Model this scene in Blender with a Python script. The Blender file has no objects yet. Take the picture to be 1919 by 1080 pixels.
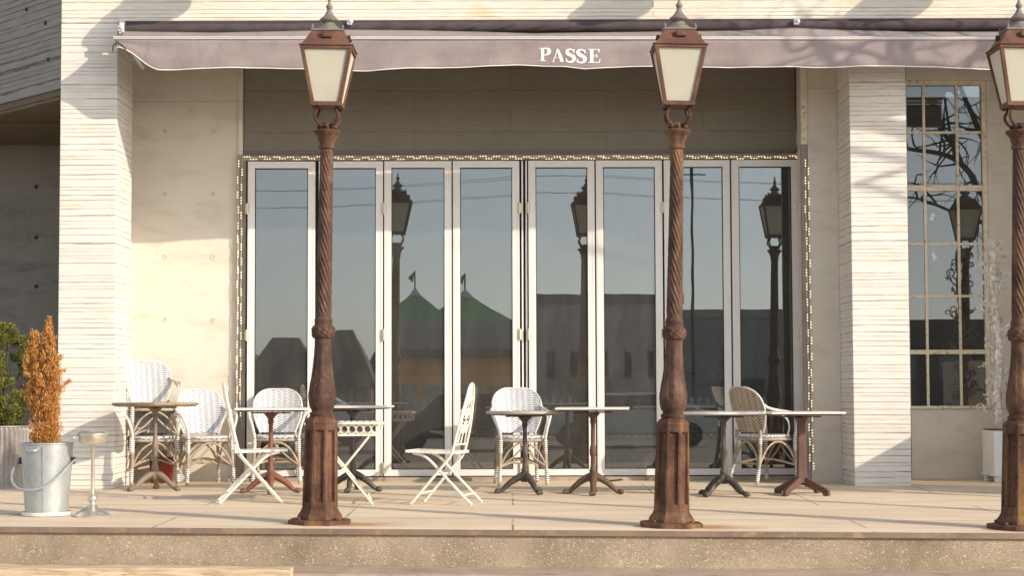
import bpy, bmesh, math, random
from mathutils import Vector, Matrix
R = math.radians
PI = math.pi
rnd = random.Random(7)
scene = bpy.context.scene
col = scene.collection

# ------------------------------------------------------------------ camera
FPX = 3400.0                      # focal length in pixels of the 1919 px wide photograph
CAMZ = 0.885
cd = bpy.data.cameras.new('camera')
cd.sensor_fit = 'HORIZONTAL'; cd.sensor_width = 36.0; cd.lens = 36.0 * FPX / 1919.0
cd.clip_start = 0.1; cd.clip_end = 2000
cam = bpy.data.objects.new('camera', cd); col.objects.link(cam)
TILT = math.atan(190.0 / FPX); ROLL = -0.0035
CROT = (Matrix.Rotation(R(90) + TILT, 4, 'X') @ Matrix.Rotation(ROLL, 4, 'Z'))
cam.matrix_world = Matrix.Translation((0, 0, CAMZ)) @ CROT
scene.camera = cam

# ------------------------------------------------------------------ light
SUN_D = Vector((-1.42, 1.0, -0.78)).normalized()      # direction the light travels
el = math.asin(-SUN_D.z)
az = math.atan2(-SUN_D.x, -SUN_D.y)                   # clockwise from +Y
w = bpy.data.worlds.new('World'); scene.world = w; w.use_nodes = True
nt = w.node_tree
sky = nt.nodes.new('ShaderNodeTexSky'); sky.sky_type = 'NISHITA'; sky.sun_disc = False
sky.sun_elevation = el; sky.sun_rotation = az
sky.dust_density = .9; sky.air_density = .8; sky.ozone_density = .7
hz_ = nt.nodes.new('ShaderNodeHueSaturation'); hz_.inputs['Saturation'].default_value = .48      # a hazy, milky sky
nt.links.new(sky.outputs[0], hz_.inputs['Color']); nt.links.new(hz_.outputs[0], nt.nodes['Background'].inputs[0])
nt.nodes['Background'].inputs[1].default_value = 0.15
sd = bpy.data.lights.new('sun', 'SUN'); sd.energy = 2.75; sd.angle = R(0.5); sd.color = (1.0, 0.87, 0.70)
so = bpy.data.objects.new('sun', sd); col.objects.link(so)
so.rotation_euler = SUN_D.to_track_quat('-Z', 'Y').to_euler(); so.location = (20, -10, 20)
scene.view_settings.view_transform = 'Standard'; scene.view_settings.look = 'None'
scene.view_settings.gamma = 1.0; scene.view_settings.exposure = 0.74

# ------------------------------------------------------------------ helpers
def ray(px, py):
    return (CROT.to_3x3() @ Vector(((px - 959.5) / FPX, (540 - py) / FPX, -1.0)))
def at(px, py, Y):
    d = ray(px, py); t = Y / d.y
    return Vector((d.x * t, Y, CAMZ + d.z * t))
def floor_z(x, y):
    k = min(1.15, max(0.0, (16.3 - y) / 4.0))
    return -k * (0.047 + 0.0085 * min(max(x, -8), 8))
def at_floor(px, py):
    d = ray(px, py); z = 0.0
    for _ in range(30):
        t = (z - CAMZ) / d.z
        p = Vector((d.x * t, d.y * t, z)); z = floor_z(p.x, p.y)
    return p

class MB:
    def __init__(s): s.v = []; s.f = []
    def add(s, vs, fs):
        n = len(s.v); s.v += [tuple(v) for v in vs]; s.f += [tuple(i + n for i in f) for f in fs]; return s
    def box(s, x0, x1, y0, y1, z0, z1):
        vs = [(x, y, z) for z in (z0, z1) for y in (y0, y1) for x in (x0, x1)]
        return s.add(vs, [(0, 2, 3, 1), (4, 5, 7, 6), (0, 1, 5, 4), (2, 6, 7, 3), (0, 4, 6, 2), (1, 3, 7, 5)])
    def bar(s, p, q, w, h, up=(0, 0, 1)):
        p = Vector(p); q = Vector(q); d = (q - p).normalized(); u = Vector(up)
        if abs(d.dot(u)) > .98: u = Vector((0, 1, 0))
        a = d.cross(u).normalized() * (w / 2); b = a.cross(d).normalized() * (h / 2)
        vs = [c + i * a + j * b for c in (p, q) for (i, j) in ((-1, -1), (1, -1), (1, 1), (-1, 1))]
        return s.add(vs, [(3, 2, 1, 0), (4, 5, 6, 7), (0, 1, 5, 4), (1, 2, 6, 5), (2, 3, 7, 6), (3, 0, 4, 7)])
    def tube(s, pts, r, n=8, closed=False):
        pts = [Vector(p) for p in pts]; m = len(pts)
        rs = r if isinstance(r, (list, tuple)) else [r] * m
        t0 = (pts[1] - pts[0]).normalized()
        u = Vector((0, 0, 1)) if abs(t0.z) < .9 else Vector((1, 0, 0))
        nrm = (u - t0 * u.dot(t0)).normalized(); vs = []
        for i in range(m):
            if closed: t = (pts[(i + 1) % m] - pts[i - 1])
            else: t = pts[min(i + 1, m - 1)] - pts[max(i - 1, 0)]
            if t.length < 1e-9: t = t0
            t = t.normalized()
            nrm = nrm - t * nrm.dot(t)
            nrm = nrm.normalized() if nrm.length > 1e-6 else t.orthogonal().normalized()
            b = t.cross(nrm)
            for k in range(n):
                a = 2 * PI * k / n
                vs.append(pts[i] + (nrm * math.cos(a) + b * math.sin(a)) * rs[i])
        fs = []
        for i in range(m if closed else m - 1):
            j = (i + 1) % m
            for k in range(n):
                k2 = (k + 1) % n
                fs.append((i * n + k, i * n + k2, j * n + k2, j * n + k))
        if not closed:
            fs.append(tuple(range(n - 1, -1, -1))); fs.append(tuple((m - 1) * n + k for k in range(n)))
        return s.add(vs, fs)
    def lathe(s, prof, n=24, c=(0, 0), z0=0, rot=0, fn=None):
        vs = []; m = len(prof)
        for (r, z) in prof:
            for k in range(n):
                a = 2 * PI * k / n + rot; rr = r * (fn(a, z) if fn else 1)
                vs.append((c[0] + rr * math.cos(a), c[1] + rr * math.sin(a), z + z0))
        fs = []
        for i in range(m - 1):
            for k in range(n):
                k2 = (k + 1) % n
                fs.append((i * n + k, i * n + k2, (i + 1) * n + k2, (i + 1) * n + k))
        if prof[0][0] > 1e-5: fs.append(tuple(range(n - 1, -1, -1)))
        if prof[-1][0] > 1e-5: fs.append(tuple((m - 1) * n + k for k in range(n)))
        return s.add(vs, fs)
    def grid(s, fn, nu, nv):
        vs = [fn(i / nu, j / nv) for j in range(nv + 1) for i in range(nu + 1)]
        fs = [(j * (nu + 1) + i, j * (nu + 1) + i + 1, (j + 1) * (nu + 1) + i + 1, (j + 1) * (nu + 1) + i)
              for j in range(nv) for i in range(nu)]
        return s.add(vs, fs)
    def prism(s, pts, d):
        n = len(pts); d = Vector(d); pts = [Vector(p) for p in pts]
        vs = pts + [p + d for p in pts]
        fs = [tuple(range(n)), tuple(range(2 * n - 1, n - 1, -1))]
        fs += [(i, n + i, n + (i + 1) % n, (i + 1) % n) for i in range(n)]
        return s.add(vs, fs)
    def ball(s, c, r, n=8, sq=1.0):
        prof = [(r * math.sin(PI * i / n), -r * math.cos(PI * i / n) * sq) for i in range(n + 1)]
        prof[0] = (1e-6, prof[0][1]); prof[-1] = (1e-6, prof[-1][1])
        return s.lathe(prof, max(8, n), (c[0], c[1]), c[2])
    def build(s, name, mat, parent=None, smooth=False, bevel=0, solid=0, loc=None):
        me = bpy.data.meshes.new(name); me.from_pydata(s.v, [], s.f); me.update()
        bm = bmesh.new(); bm.from_mesh(me); bmesh.ops.recalc_face_normals(bm, faces=bm.faces); bm.to_mesh(me); bm.free()
        if smooth:
            for p in me.polygons: p.use_smooth = True
            try: me.set_sharp_from_angle(angle=R(42))
            except Exception: pass
        me.materials.append(mat)
        o = bpy.data.objects.new(name, me); col.objects.link(o)
        if parent: o.parent = parent
        if loc: o.location = loc
        if solid:
            m = o.modifiers.new('s', 'SOLIDIFY'); m.thickness = solid; m.offset = 0
        if bevel:
            m = o.modifiers.new('b', 'BEVEL'); m.width = bevel; m.segments = 2; m.limit_method = 'ANGLE'
        return o

def spl(pts, k=6):
    pts = [Vector(p) for p in pts]; out = []
    for i in range(len(pts) - 1):
        p0 = pts[max(i - 1, 0)]; p1 = pts[i]; p2 = pts[i + 1]; p3 = pts[min(i + 2, len(pts) - 1)]
        for j in range(k):
            t = j / k
            out.append(.5 * ((2 * p1) + (p2 - p0) * t + (2 * p0 - 5 * p1 + 4 * p2 - p3) * t * t + (3 * p1 - p0 - 3 * p2 + p3) * t ** 3))
    out.append(pts[-1]); return out
def interp(tab, x):
    if x <= tab[0][0]: return tab[0][1]
    for (a, b), (c, d) in zip(tab, tab[1:]):
        if x <= c: return b + (d - b) * (x - a) / (c - a)
    return tab[-1][1]

def tag(o, label=None, cat=None, group=None, kind=None):
    if label: o['label'] = label
    if cat: o['category'] = cat
    if group: o['group'] = group
    if kind: o['kind'] = kind
    return o
def thing(name, label, cat, loc=(0, 0, 0), rz=0, group=None):
    o = bpy.data.objects.new(name, None); col.objects.link(o); o.empty_display_size = .1
    o.location = loc; o.rotation_euler = (0, 0, rz)
    return tag(o, label, cat, group)
def kids(o): return [c for c in bpy.data.objects if c.parent == o]
def copy_tree(o, parent=None):
    c = o.copy(); col.objects.link(c)
    if parent: c.parent = parent
    for ch in kids(o): copy_tree(ch, c)
    return c

# ------------------------------------------------------------------ materials
class N:
    """small node-tree writer"""
    def __init__(s, name):
        s.m = bpy.data.materials.new(name); s.m.use_nodes = True; s.t = s.m.node_tree
        s.b = s.t.nodes['Principled BSDF']; s.out = s.t.nodes['Material Output']
        s.tc = s.t.nodes.new('ShaderNodeTexCoord')
    def n(s, kind, **kw):
        o = s.t.nodes.new('ShaderNode' + kind)
        for k, v in kw.items(): setattr(o, k, v)
        return o
    def l(s, a, b): s.t.links.new(a, b)
    def setv(s, inp, v):
        if hasattr(v, 'links') or hasattr(v, 'is_linked'): s.l(v, inp)
        elif isinstance(v, (tuple, list)): inp.default_value = (*v, 1) if len(v) == 3 and inp.type == 'RGBA' else v
        else: inp.default_value = v
    def math(s, op, a, b=0, c=None):
        o = s.n('Math', operation=op); s.setv(o.inputs[0], a); s.setv(o.inputs[1], b)
        if c is not None: s.setv(o.inputs[2], c)
        return o.outputs[0]
    def coord(s, scale=(1, 1, 1), kind='Object', perobj=False):
        mp = s.n('Mapping'); s.l(s.tc.outputs[kind], mp.inputs[0]); mp.inputs['Scale'].default_value = scale
        if not perobj: return mp.outputs[0]
        oi = s.n('ObjectInfo'); va = s.n('VectorMath', operation='ADD'); s.l(mp.outputs[0], va.inputs[0]); s.l(oi.outputs['Location'], va.inputs[1])
        return va.outputs[0]
    def noise(s, scale, vec=None, detail=5, rough=.55, dist=0):
        o = s.n('TexNoise'); o.inputs['Scale'].default_value = scale; o.inputs['Detail'].default_value = detail
        o.inputs['Roughness'].default_value = rough; o.inputs['Distortion'].default_value = dist
        if vec is not None: s.l(vec, o.inputs['Vector'])
        else: s.l(s.tc.outputs['Object'], o.inputs['Vector'])
        return o.outputs['Fac']
    def ramp(s, fac, stops, interp_='LINEAR'):
        o = s.n('ValToRGB'); s.l(fac, o.inputs[0]); e = o.color_ramp.elements; o.color_ramp.interpolation = interp_
        while len(e) < len(stops): e.new(.5)
        for el_, (p, c) in zip(e, stops):
            el_.position = p; el_.color = (*c, 1) if isinstance(c, (tuple, list)) else (c, c, c, 1)
        return o.outputs[0]
    def mix(s, fac, a, b, blend='MIX'):
        o = s.n('Mix', data_type='RGBA', blend_type=blend)
        s.setv(o.inputs[0], fac); s.setv(o.inputs[6], a); s.setv(o.inputs[7], b)
        return o.outputs[2]
    def bump(s, h, strength=.3, dist=.01):
        o = s.n('Bump'); o.inputs['Strength'].default_value = strength; o.inputs['Distance'].default_value = dist
        s.l(h, o.inputs['Height']); s.l(o.outputs[0], s.b.inputs['Normal'])
    def fin(s, color=None, rough=None, metal=None, spec=None):
        if color is not None: s.setv(s.b.inputs['Base Color'], color)
        if rough is not None: s.setv(s.b.inputs['Roughness'], rough)
        if metal is not None: s.setv(s.b.inputs['Metallic'], metal)
        if spec is not None: s.setv(s.b.inputs['Specular IOR Level'], spec)
        return s.m

def mottled(name, c1, c2, scale=6, rough=.7, metal=0, bump=.15, bd=.005, c3=None, fine=60, perobj=False):
    k = N(name); v = k.coord(perobj=perobj)
    f = k.noise(scale, v, 6, .62); c = k.ramp(f, [(.32, c1), (.68, c2)])
    if c3: c = k.mix(k.ramp(k.noise(scale * 2.7, v, 5, .7), [(.55, 0.), (.68, 1.)]), c, c3)
    k.bump(k.noise(fine, v, 4, .6), bump, bd)
    return k.fin(c, rough, metal)

def boarded(name, c_light, c_dark, line_c, row=.055, width=40., line=.10, broken=.5, stain=None, bump=.5, warm=None, bumpd=.008):
    """board-marked concrete: irregular horizontal courses with broken dark joints"""
    k = N(name)
    sp = k.n('SeparateXYZ'); k.l(k.tc.outputs['Object'], sp.inputs[0])
    zn = k.n('TexNoise', noise_dimensions='1D'); k.l(sp.outputs[2], zn.inputs['W']); zn.inputs['Scale'].default_value = 7.0; zn.inputs['Detail'].default_value = 1
    h = k.math('ADD', sp.outputs[0], sp.outputs[1])
    wob = k.math('MULTIPLY', k.math('SUBTRACT', k.noise(1.7, None, 3), .5), .012)
    z = k.math('ADD', k.math('ADD', sp.outputs[2], k.math('MULTIPLY', zn.outputs['Fac'], .11)), wob)
    cv = k.n('CombineXYZ'); k.l(h, cv.inputs[0]); k.l(z, cv.inputs[1])
    br = k.n('TexBrick'); k.l(cv.outputs[0], br.inputs[0])
    br.inputs['Scale'].default_value = 1; br.inputs['Brick Width'].default_value = width; br.inputs['Row Height'].default_value = row
    br.inputs['Mortar Size'].default_value = row * line; br.inputs['Mortar Smooth'].default_value = .6
    br.inputs['Color1'].default_value = (.0, .0, .0, 1); br.inputs['Color2'].default_value = (1, 1, 1, 1); br.inputs['Mortar'].default_value = (.5, .5, .5, 1)
    joint = br.outputs['Fac']
    sv = k.coord((1.5, 1.5, 22))
    streak = k.noise(3.0, sv, 5, .65)
    cc = k.ramp(streak, [(.3, c_dark), (.62, c_light)])
    tone = k.mix(.22, cc, k.mix(br.outputs['Color'], c_dark, c_light))
    patch = k.ramp(k.noise(1.1, None, 6, .65), [(.42, 0.), (.72, 1.)])
    if stain: tone = k.mix(k.math('MULTIPLY', patch, .55), tone, stain)
    if warm: tone = k.mix(k.ramp(k.noise(2.3, k.coord((.6, .6, 1.8)), 6, .7), [(.56, 0.), (.78, .75)]), tone, warm)
    brk = k.ramp(k.noise(2.2, k.coord((1.9, 1.9, 30)), 5, .65), [(broken - .14, 0.), (broken + .12, 1.)])
    jf = k.math('MULTIPLY', joint, k.math('MULTIPLY', brk, .85))
    c = k.mix(jf, tone, line_c)
    speck = k.ramp(k.noise(38, k.coord((1, 1, 2.5)), 3, .6), [(.67, 0.), (.75, .6)])
    c = k.mix(speck, c, line_c)
    hh = k.math('SUBTRACT', k.math('MULTIPLY', k.noise(25, sv, 4), .35), k.math('MULTIPLY', joint, .8))
    k.bump(hh, bump, bumpd)
    return k.fin(c, .85, 0, .25)

def plain_wall(name, c1, c2, c3, rough=.8):
    k = N(name)
    a = k.ramp(k.noise(.9, None, 7, .6, .6), [(.3, c1), (.7, c2)])
    st = k.ramp(k.noise(1.6, k.coord((1, 1, 3)), 7, .68, .4), [(.50, 0.), (.72, .8)])
    c = k.mix(st, a, c3)
    sp = k.n('SeparateXYZ'); k.l(k.tc.outputs['Object'], sp.inputs[0])
    jn = k.math('LESS_THAN', k.math('ABSOLUTE', k.math('SUBTRACT', sp.outputs[2], 3.74)), .004)
    c = k.mix(k.math('MULTIPLY', jn, .6), c, (.40, .34, .26))
    c = k.mix(k.ramp(k.noise(45, None, 3), [(.66, 0.), (.74, .25)]), c, c3)
    k.bump(k.noise(14, None, 6), .12, .006)
    return k.fin(c, rough, 0, .3)

M = {}
M['pillar'] = boarded('white_board_marked_concrete', (.80, .765, .71), (.62, .58, .515), (.23, .19, .15), .047, 40, .10, .50, (.61, .575, .525), .6, (.70, .56, .39), .01)
M['fascia'] = boarded('weathered_white_boards', (.78, .74, .67), (.62, .56, .46), (.27, .215, .15), .05, 40, .09, .45, (.60, .52, .41), .7, (.68, .44, .17))
M['grey_board'] = boarded('grey_board_marked_concrete', (.33, .31, .285), (.20, .188, .17), (.075, .066, .056), .06, 40, .10, .44, (.26, .245, .225), .7)
M['transom'] = boarded('taupe_painted_boards', (.265, .245, .21), (.205, .187, .155), (.10, .088, .068), .205, 1.9, .022, .47, (.20, .182, .155), .3)
M['cream'] = plain_wall('cream_concrete', (.72, .665, .58), (.64, .58, .49), (.52, .46, .38))
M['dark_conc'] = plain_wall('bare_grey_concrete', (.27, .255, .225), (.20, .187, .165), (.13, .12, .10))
M['soffit'] = boarded('brown_board_marked_soffit', (.17, .135, .09), (.11, .085, .055), (.03, .022, .014), .07, 40, .08, .45, (.12, .095, .065), .4)
M['hole'] = mottled('darker_form_hole', (.50, .46, .40), (.58, .53, .46), 30, .9)  # tone a little darker than the cream wall
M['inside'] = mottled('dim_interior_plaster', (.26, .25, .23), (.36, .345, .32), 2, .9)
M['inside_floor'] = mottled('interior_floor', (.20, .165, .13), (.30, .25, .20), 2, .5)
M['surround'] = mottled('taupe_metal_surround', (.24, .21, .18), (.33, .30, .26), 5, .6, 0, .1)
M['alu'] = mottled('white_aluminium', (.74, .70, .66), (.80, .77, .73), 3, .42, 0, .03)
M['gasket'] = mottled('black_gasket', (.02, .02, .02), (.04, .035, .03), 9, .7)
M['hinge'] = mottled('pale_brass_hinge', (.62, .54, .36), (.72, .66, .52), 20, .4, .3)
M['winframe'] = mottled('cream_window_steel', (.68, .60, .45), (.78, .71, .57), 9, .6, 0, .2, .003, (.30, .15, .06))
M['cast_rust'] = None

def floor_mat():
    k = N('sandy_terrace_screed')
    a = k.ramp(k.noise(.8, k.coord((.5, 1.6, 1)), 7, .6, .5), [(.3, (.62, .50, .36)), (.7, (.77, .64, .475))])
    g = k.ramp(k.noise(1.7, k.coord((.35, 1.9, 1)), 7, .7), [(.46, 0.), (.70, .85)])
    c = k.mix(g, a, (.53, .425, .315))
    c = k.mix(k.ramp(k.noise(40, None, 4, .7), [(.60, 0.), (.72, .45)]), c, (.38, .29, .20))
    # grooves between the slabs
    br = k.n('TexBrick'); k.l(k.coord(), br.inputs[0]); br.offset = .5
    br.inputs['Scale'].default_value = 1; br.inputs['Brick Width'].default_value = 2.4; br.inputs['Row Height'].default_value = 1.3
    br.inputs['Mortar Size'].default_value = .010; br.inputs['Mortar Smooth'].default_value = .5
    brk = k.ramp(k.noise(2.0, None, 4), [(.40, .15), (.55, .9)])
    c = k.mix(k.math('MULTIPLY', br.outputs['Fac'], brk), c, (.22, .16, .11))
    # rust that has run out round the lamp bases
    for (lx, ly) in LAMPXY:
        sp = k.n('VectorMath', operation='SUBTRACT'); k.l(k.tc.outputs['Object'], sp.inputs[0]); sp.inputs[1].default_value = (lx + .16, ly - .05, 0)
        sc = k.n('VectorMath', operation='MULTIPLY'); k.l(sp.outputs[0], sc.inputs[0]); sc.inputs[1].default_value = (1.2, 2.6, 0)
        ln = k.n('VectorMath', operation='LENGTH'); k.l(sc.outputs[0], ln.inputs[0])
        d = k.math('ADD', ln.outputs['Value'], k.math('MULTIPLY', k.math('SUBTRACT', k.noise(5, None, 5, .65), .5), .55))
        c = k.mix(k.ramp(d, [(.18, .85), (.62, 0.)]), c, (.40, .19, .07))
    k.bump(k.noise(22, None, 6, .65), .25, .006)
    return k.fin(c, .82, 0, .25)

def aggregate_mat():
    k = N('exposed_aggregate_concrete')
    base = k.ramp(k.noise(2.2, None, 7, .65), [(.3, (.225, .175, .12)), (.7, (.44, .355, .26))])
    dn = k.n('TexNoise'); dn.inputs['Scale'].default_value = 14; k.l(k.tc.outputs['Object'], dn.inputs['Vector'])
    vm = k.n('VectorMath', operation='MULTIPLY_ADD'); k.l(dn.outputs['Color'], vm.inputs[0]); vm.inputs[1].default_value = (.05, .05, .05); k.l(k.coord((1, 1, 1.6)), vm.inputs[2])
    vo = k.n('TexVoronoi'); k.l(vm.outputs[0], vo.inputs['Vector']); vo.inputs['Scale'].default_value = 50; vo.inputs['Randomness'].default_value = 1
    cs = k.n('SeparateColor'); k.l(vo.outputs['Color'], cs.inputs[0])
    clus = k.ramp(k.noise(3.4, None, 5, .6), [(.38, .92), (.64, .52)])
    pick = k.math('GREATER_THAN', cs.outputs[0], clus)
    spot = k.math('LESS_THAN', vo.outputs['Distance'], k.math('MULTIPLY_ADD', cs.outputs[2], .38, .14))
    peb = k.math('MULTIPLY', pick, spot)
    pc = k.mix(cs.outputs[1], (.56, .48, .37), (.40, .31, .22))
    c = k.mix(peb, base, pc)
    fine = k.ramp(k.noise(150, None, 2, .7), [(.38, 0.), (.5, 1.)])
    c = k.mix(k.math('MULTIPLY', k.math('SUBTRACT', 1, fine), .7), c, (.15, .11, .075))
    c = k.mix(k.ramp(k.noise(90, k.coord((1, 1, 1.2)), 2), [(.64, 0.), (.70, .8)]), c, (.62, .53, .42))
    lime = k.ramp(k.noise(4.2, k.coord((1.6, 1, .5)), 3, .5), [(.70, 0.), (.76, .7)])
    c = k.mix(lime, c, (.68, .58, .44))
    k.bump(k.math('ADD', peb, k.noise(80, None, 4)), .5, .006)
    return k.fin(c, .85, 0, .25)

def rust_mat(name, a, b, c_, perobj=True, yellow=None, streak=4):
    k = N(name); v = k.coord(perobj=perobj)
    c = k.ramp(k.noise(5, v, 8, .7), [(.28, a), (.5, b), (.74, c_)])
    c = k.mix(k.ramp(k.noise(streak, k.coord((6, 6, .8), perobj=perobj), 6, .7), [(.48, 0.), (.68, .7)]), c, a)
    if yellow: c = k.mix(k.ramp(k.noise(2.3, k.coord((3, 3, 1.), perobj=perobj), 5, .6), [(.54, 0.), (.70, .75)]), c, yellow)
    c = k.mix(k.ramp(k.noise(55, v, 4, .7), [(.55, 0.), (.68, .6)]), c, c_)
    k.bump(k.noise(60, v, 6, .7), .45, .006)
    return k.fin(c, k.ramp(k.noise(9, v, 4), [(.3, .55), (.7, .85)]), .1, .35)
M['rust'] = rust_mat('rusted_cast_iron', (.028, .016, .012), (.082, .040, .026), (.20, .108, .066), yellow=(.24, .135, .05))
M['rust_base'] = rust_mat('orange_streaked_cast_iron', (.034, .018, .012), (.105, .046, .026), (.20, .105, .058), yellow=(.28, .165, .052), streak=5)
M['rust_dark'] = rust_mat('dark_rusted_cast_iron', (.035, .017, .012), (.075, .032, .021), (.13, .06, .036))
M['copper'] = rust_mat('rust_brown_sheet', (.08, .039, .027), (.14, .063, .043), (.21, .108, .075))
M['zinc'] = mottled('weathered_grey_finial', (.15, .13, .11), (.25, .225, .195), 8, .6, .2, .25)
M['iron'] = mottled('dark_cast_iron', (.05, .042, .034), (.10, .085, .07), 10, .6, .3, .4, .004, (.19, .155, .12), 50, True)
M['ironbrown'] = mottled('brown_cast_iron', (.085, .047, .032), (.15, .08, .054), 10, .65, .2, .4, .004, None, 50, True)
M['irongrey'] = mottled('grey_brown_cast_iron', (.17, .125, .095), (.26, .20, .155), 8, .65, .2, .4, .004, None, 50, True)
M['red_iron'] = mottled('red_rusty_iron', (.15, .055, .034), (.23, .09, .056), 10, .65, .1, .4, .004, None, 50, True)
M['top_white'] = mottled('pale_table_top', (.62, .59, .55), (.72, .69, .65), 5, .35, 0, .05)
M['top_grey'] = mottled('grey_table_top', (.34, .31, .28), (.46, .42, .38), 6, .4, 0, .05)
M['top_wood'] = mottled('weathered_wood_top', (.24, .18, .12), (.36, .28, .20), 9, .6, 0, .2)
M['steel_edge'] = mottled('dark_edge_band', (.08, .07, .06), (.14, .12, .10), 9, .45, .3, .1)
M['white_paint'] = mottled('chipped_white_paint', (.74, .70, .58), (.82, .79, .69), 14, .55, 0, .25, .003, (.46, .33, .18), 70, True)
M['cane'] = mottled('weathered_cane', (.27, .21, .145), (.46, .39, .30), 14, .55, 0, .2, .003, (.16, .115, .075), 60, True)
M['cane_pale'] = mottled('whitewashed_cane', (.52, .50, .46), (.66, .64, .60), 16, .5, 0, .15, .003, (.36, .31, .25), 60, True)
M['galv'] = None
M['saucer'] = mottled('white_saucer', (.74, .70, .64), (.80, .77, .72), 6, .5)
M['chrome'] = mottled('dull_nickel', (.62, .57, .48), (.74, .70, .62), 9, .32, .85, .06)
M['white_box'] = mottled('white_glazed_box', (.72, .73, .74), (.80, .81, .82), 3, .45, 0, .03)
M['red'] = mottled('red_plastic', (.20, .012, .01), (.27, .022, .016), 4, .4)
M['silverbark'] = mottled('silver_painted_wood', (.30, .265, .22), (.86, .83, .78), 22, .6, 0, .5)
M['bark'] = mottled('dark_bark', (.035, .028, .022), (.07, .055, .042), 9, .9, 0, .5)
M['wire'] = mottled('black_cable', (.02, .018, .016), (.035, .03, .028), 9, .6)
M['soil'] = mottled('dry_soil', (.07, .045, .03), (.12, .08, .05), 20, .95)
M['timber'] = None
M['asphalt'] = mottled('pale_worn_paving', (.27, .225, .17), (.36, .30, .235), 3, .9, 0, .4, .006, None, 90)
M['step'] = mottled('brown_step_concrete', (.30, .225, .165), (.43, .335, .25), 2.5, .85, 0, .3, .005, (.22, .165, .12), 60)
M['lip'] = mottled('brown_edge_strip', (.17, .115, .08), (.25, .175, .125), 3, .8, 0, .3, .004, (.32, .22, .15), 50)

def galv_mat(name, rib=0):
    k = N(name)
    c = k.ramp(k.noise(3.5, k.coord((1, 1, .6)), 6, .65), [(.3, (.30, .325, .335)), (.7, (.47, .495, .50))])
    vo = k.n('TexVoronoi'); k.l(k.tc.outputs['Object'], vo.inputs['Vector']); vo.inputs['Scale'].default_value = 45
    cs = k.n('SeparateColor'); k.l(vo.outputs['Color'], cs.inputs[0])
    c = k.mix(k.math('MULTIPLY', cs.outputs[0], .16), c, (.66, .70, .72))
    c = k.mix(k.ramp(k.noise(5, k.coord((4, 4, .7)), 6, .7), [(.56, 0.), (.72, .5)]), c, (.42, .37, .30))
    k.bump(k.noise(12, None, 4), .08, .005)
    return k.fin(c, .42, .45, .5)
M['galv'] = galv_mat('galvanised_zinc')
M['galv_dull'] = mottled('dull_ribbed_galvanised', (.22, .20, .18), (.36, .33, .30), 5, .5, .3, .1, .004, (.44, .40, .35))

def timber_mat():
    k = N('weathered_timber')
    g = k.noise(6, k.coord((.6, 7, 7)), 8, .7, .8)
    c = k.ramp(g, [(.3, (.30, .20, .11)), (.5, (.56, .43, .28)), (.7, (.72, .60, .44))])
    c = k.mix(k.ramp(k.noise(3, k.coord((.4, 12, 12)), 5), [(.62, 0.), (.68, .8)]), c, (.16, .10, .05))
    k.bump(g, .5, .01)
    return k.fin(c, .8, 0, .2)
M['timber'] = timber_mat()

def weave_mat(name, light, dark, pitch=.0125, holes=.0):
    k = N(name); sp = k.n('SeparateXYZ'); k.l(k.tc.outputs['Object'], sp.inputs[0])
    # herringbone: diagonal dashes that change hand from column to column
    u = k.math('DIVIDE', sp.outputs[0], pitch * 3)
    vv = k.math('ADD', sp.outputs[2], k.math('MULTIPLY', sp.outputs[1], .8))
    tri = k.math('PINGPONG', u, 1.0)
    v = k.math('ADD', k.math('DIVIDE', vv, pitch), k.math('MULTIPLY', tri, 1.6))
    s1 = k.math('SINE', k.math('MULTIPLY', v, 2 * PI))
    s2 = k.math('SINE', k.math('MULTIPLY', u, 2 * PI * 1.5))
    f = k.math('MULTIPLY_ADD', k.math('MULTIPLY', s1, k.math('MULTIPLY_ADD', s2, .45, .55)), .5, .5)
    m = k.ramp(f, [(.46, 0.), (.70, 1.)])
    li = k.ramp(k.noise(9, k.coord(perobj=True), 5, .65), [(.3, tuple(.82 * c for c in light)), (.6, light)])
    c = k.mix(m, li, dark)
    k.bump(f, .4, .004)
    k.fin(c, .5, 0, .35)
    if holes:
        tr = k.n('BsdfTransparent'); mx = k.n('MixShader')
        hf = k.math('MULTIPLY', k.ramp(f, [(.60, 0.), (.70, 1.)]), holes)
        k.l(hf, mx.inputs[0]); k.l(k.b.outputs[0], mx.inputs[1]); k.l(tr.outputs[0], mx.inputs[2]); k.l(mx.outputs[0], k.out.inputs[0])
    return k.m
M['weave'] = weave_mat('white_woven_cane', (.66, .66, .665), (.19, .20, .25), .027)
M['weave_open'] = weave_mat('open_brown_woven_cane', (.50, .41, .31), (.07, .045, .03), .03, .8)

def band_mat():
    k = N('black_and_white_binding'); sp = k.n('SeparateXYZ'); k.l(k.tc.outputs['Object'], sp.inputs[0])
    s_ = k.math('SINE', k.math('MULTIPLY', sp.outputs[2], 2 * PI / .019))
    c = k.ramp(s_, [(.30, (.78, .76, .72)), (.55, (.05, .05, .07))])
    return k.fin(c, .5)
M['band'] = band_mat()

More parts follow.
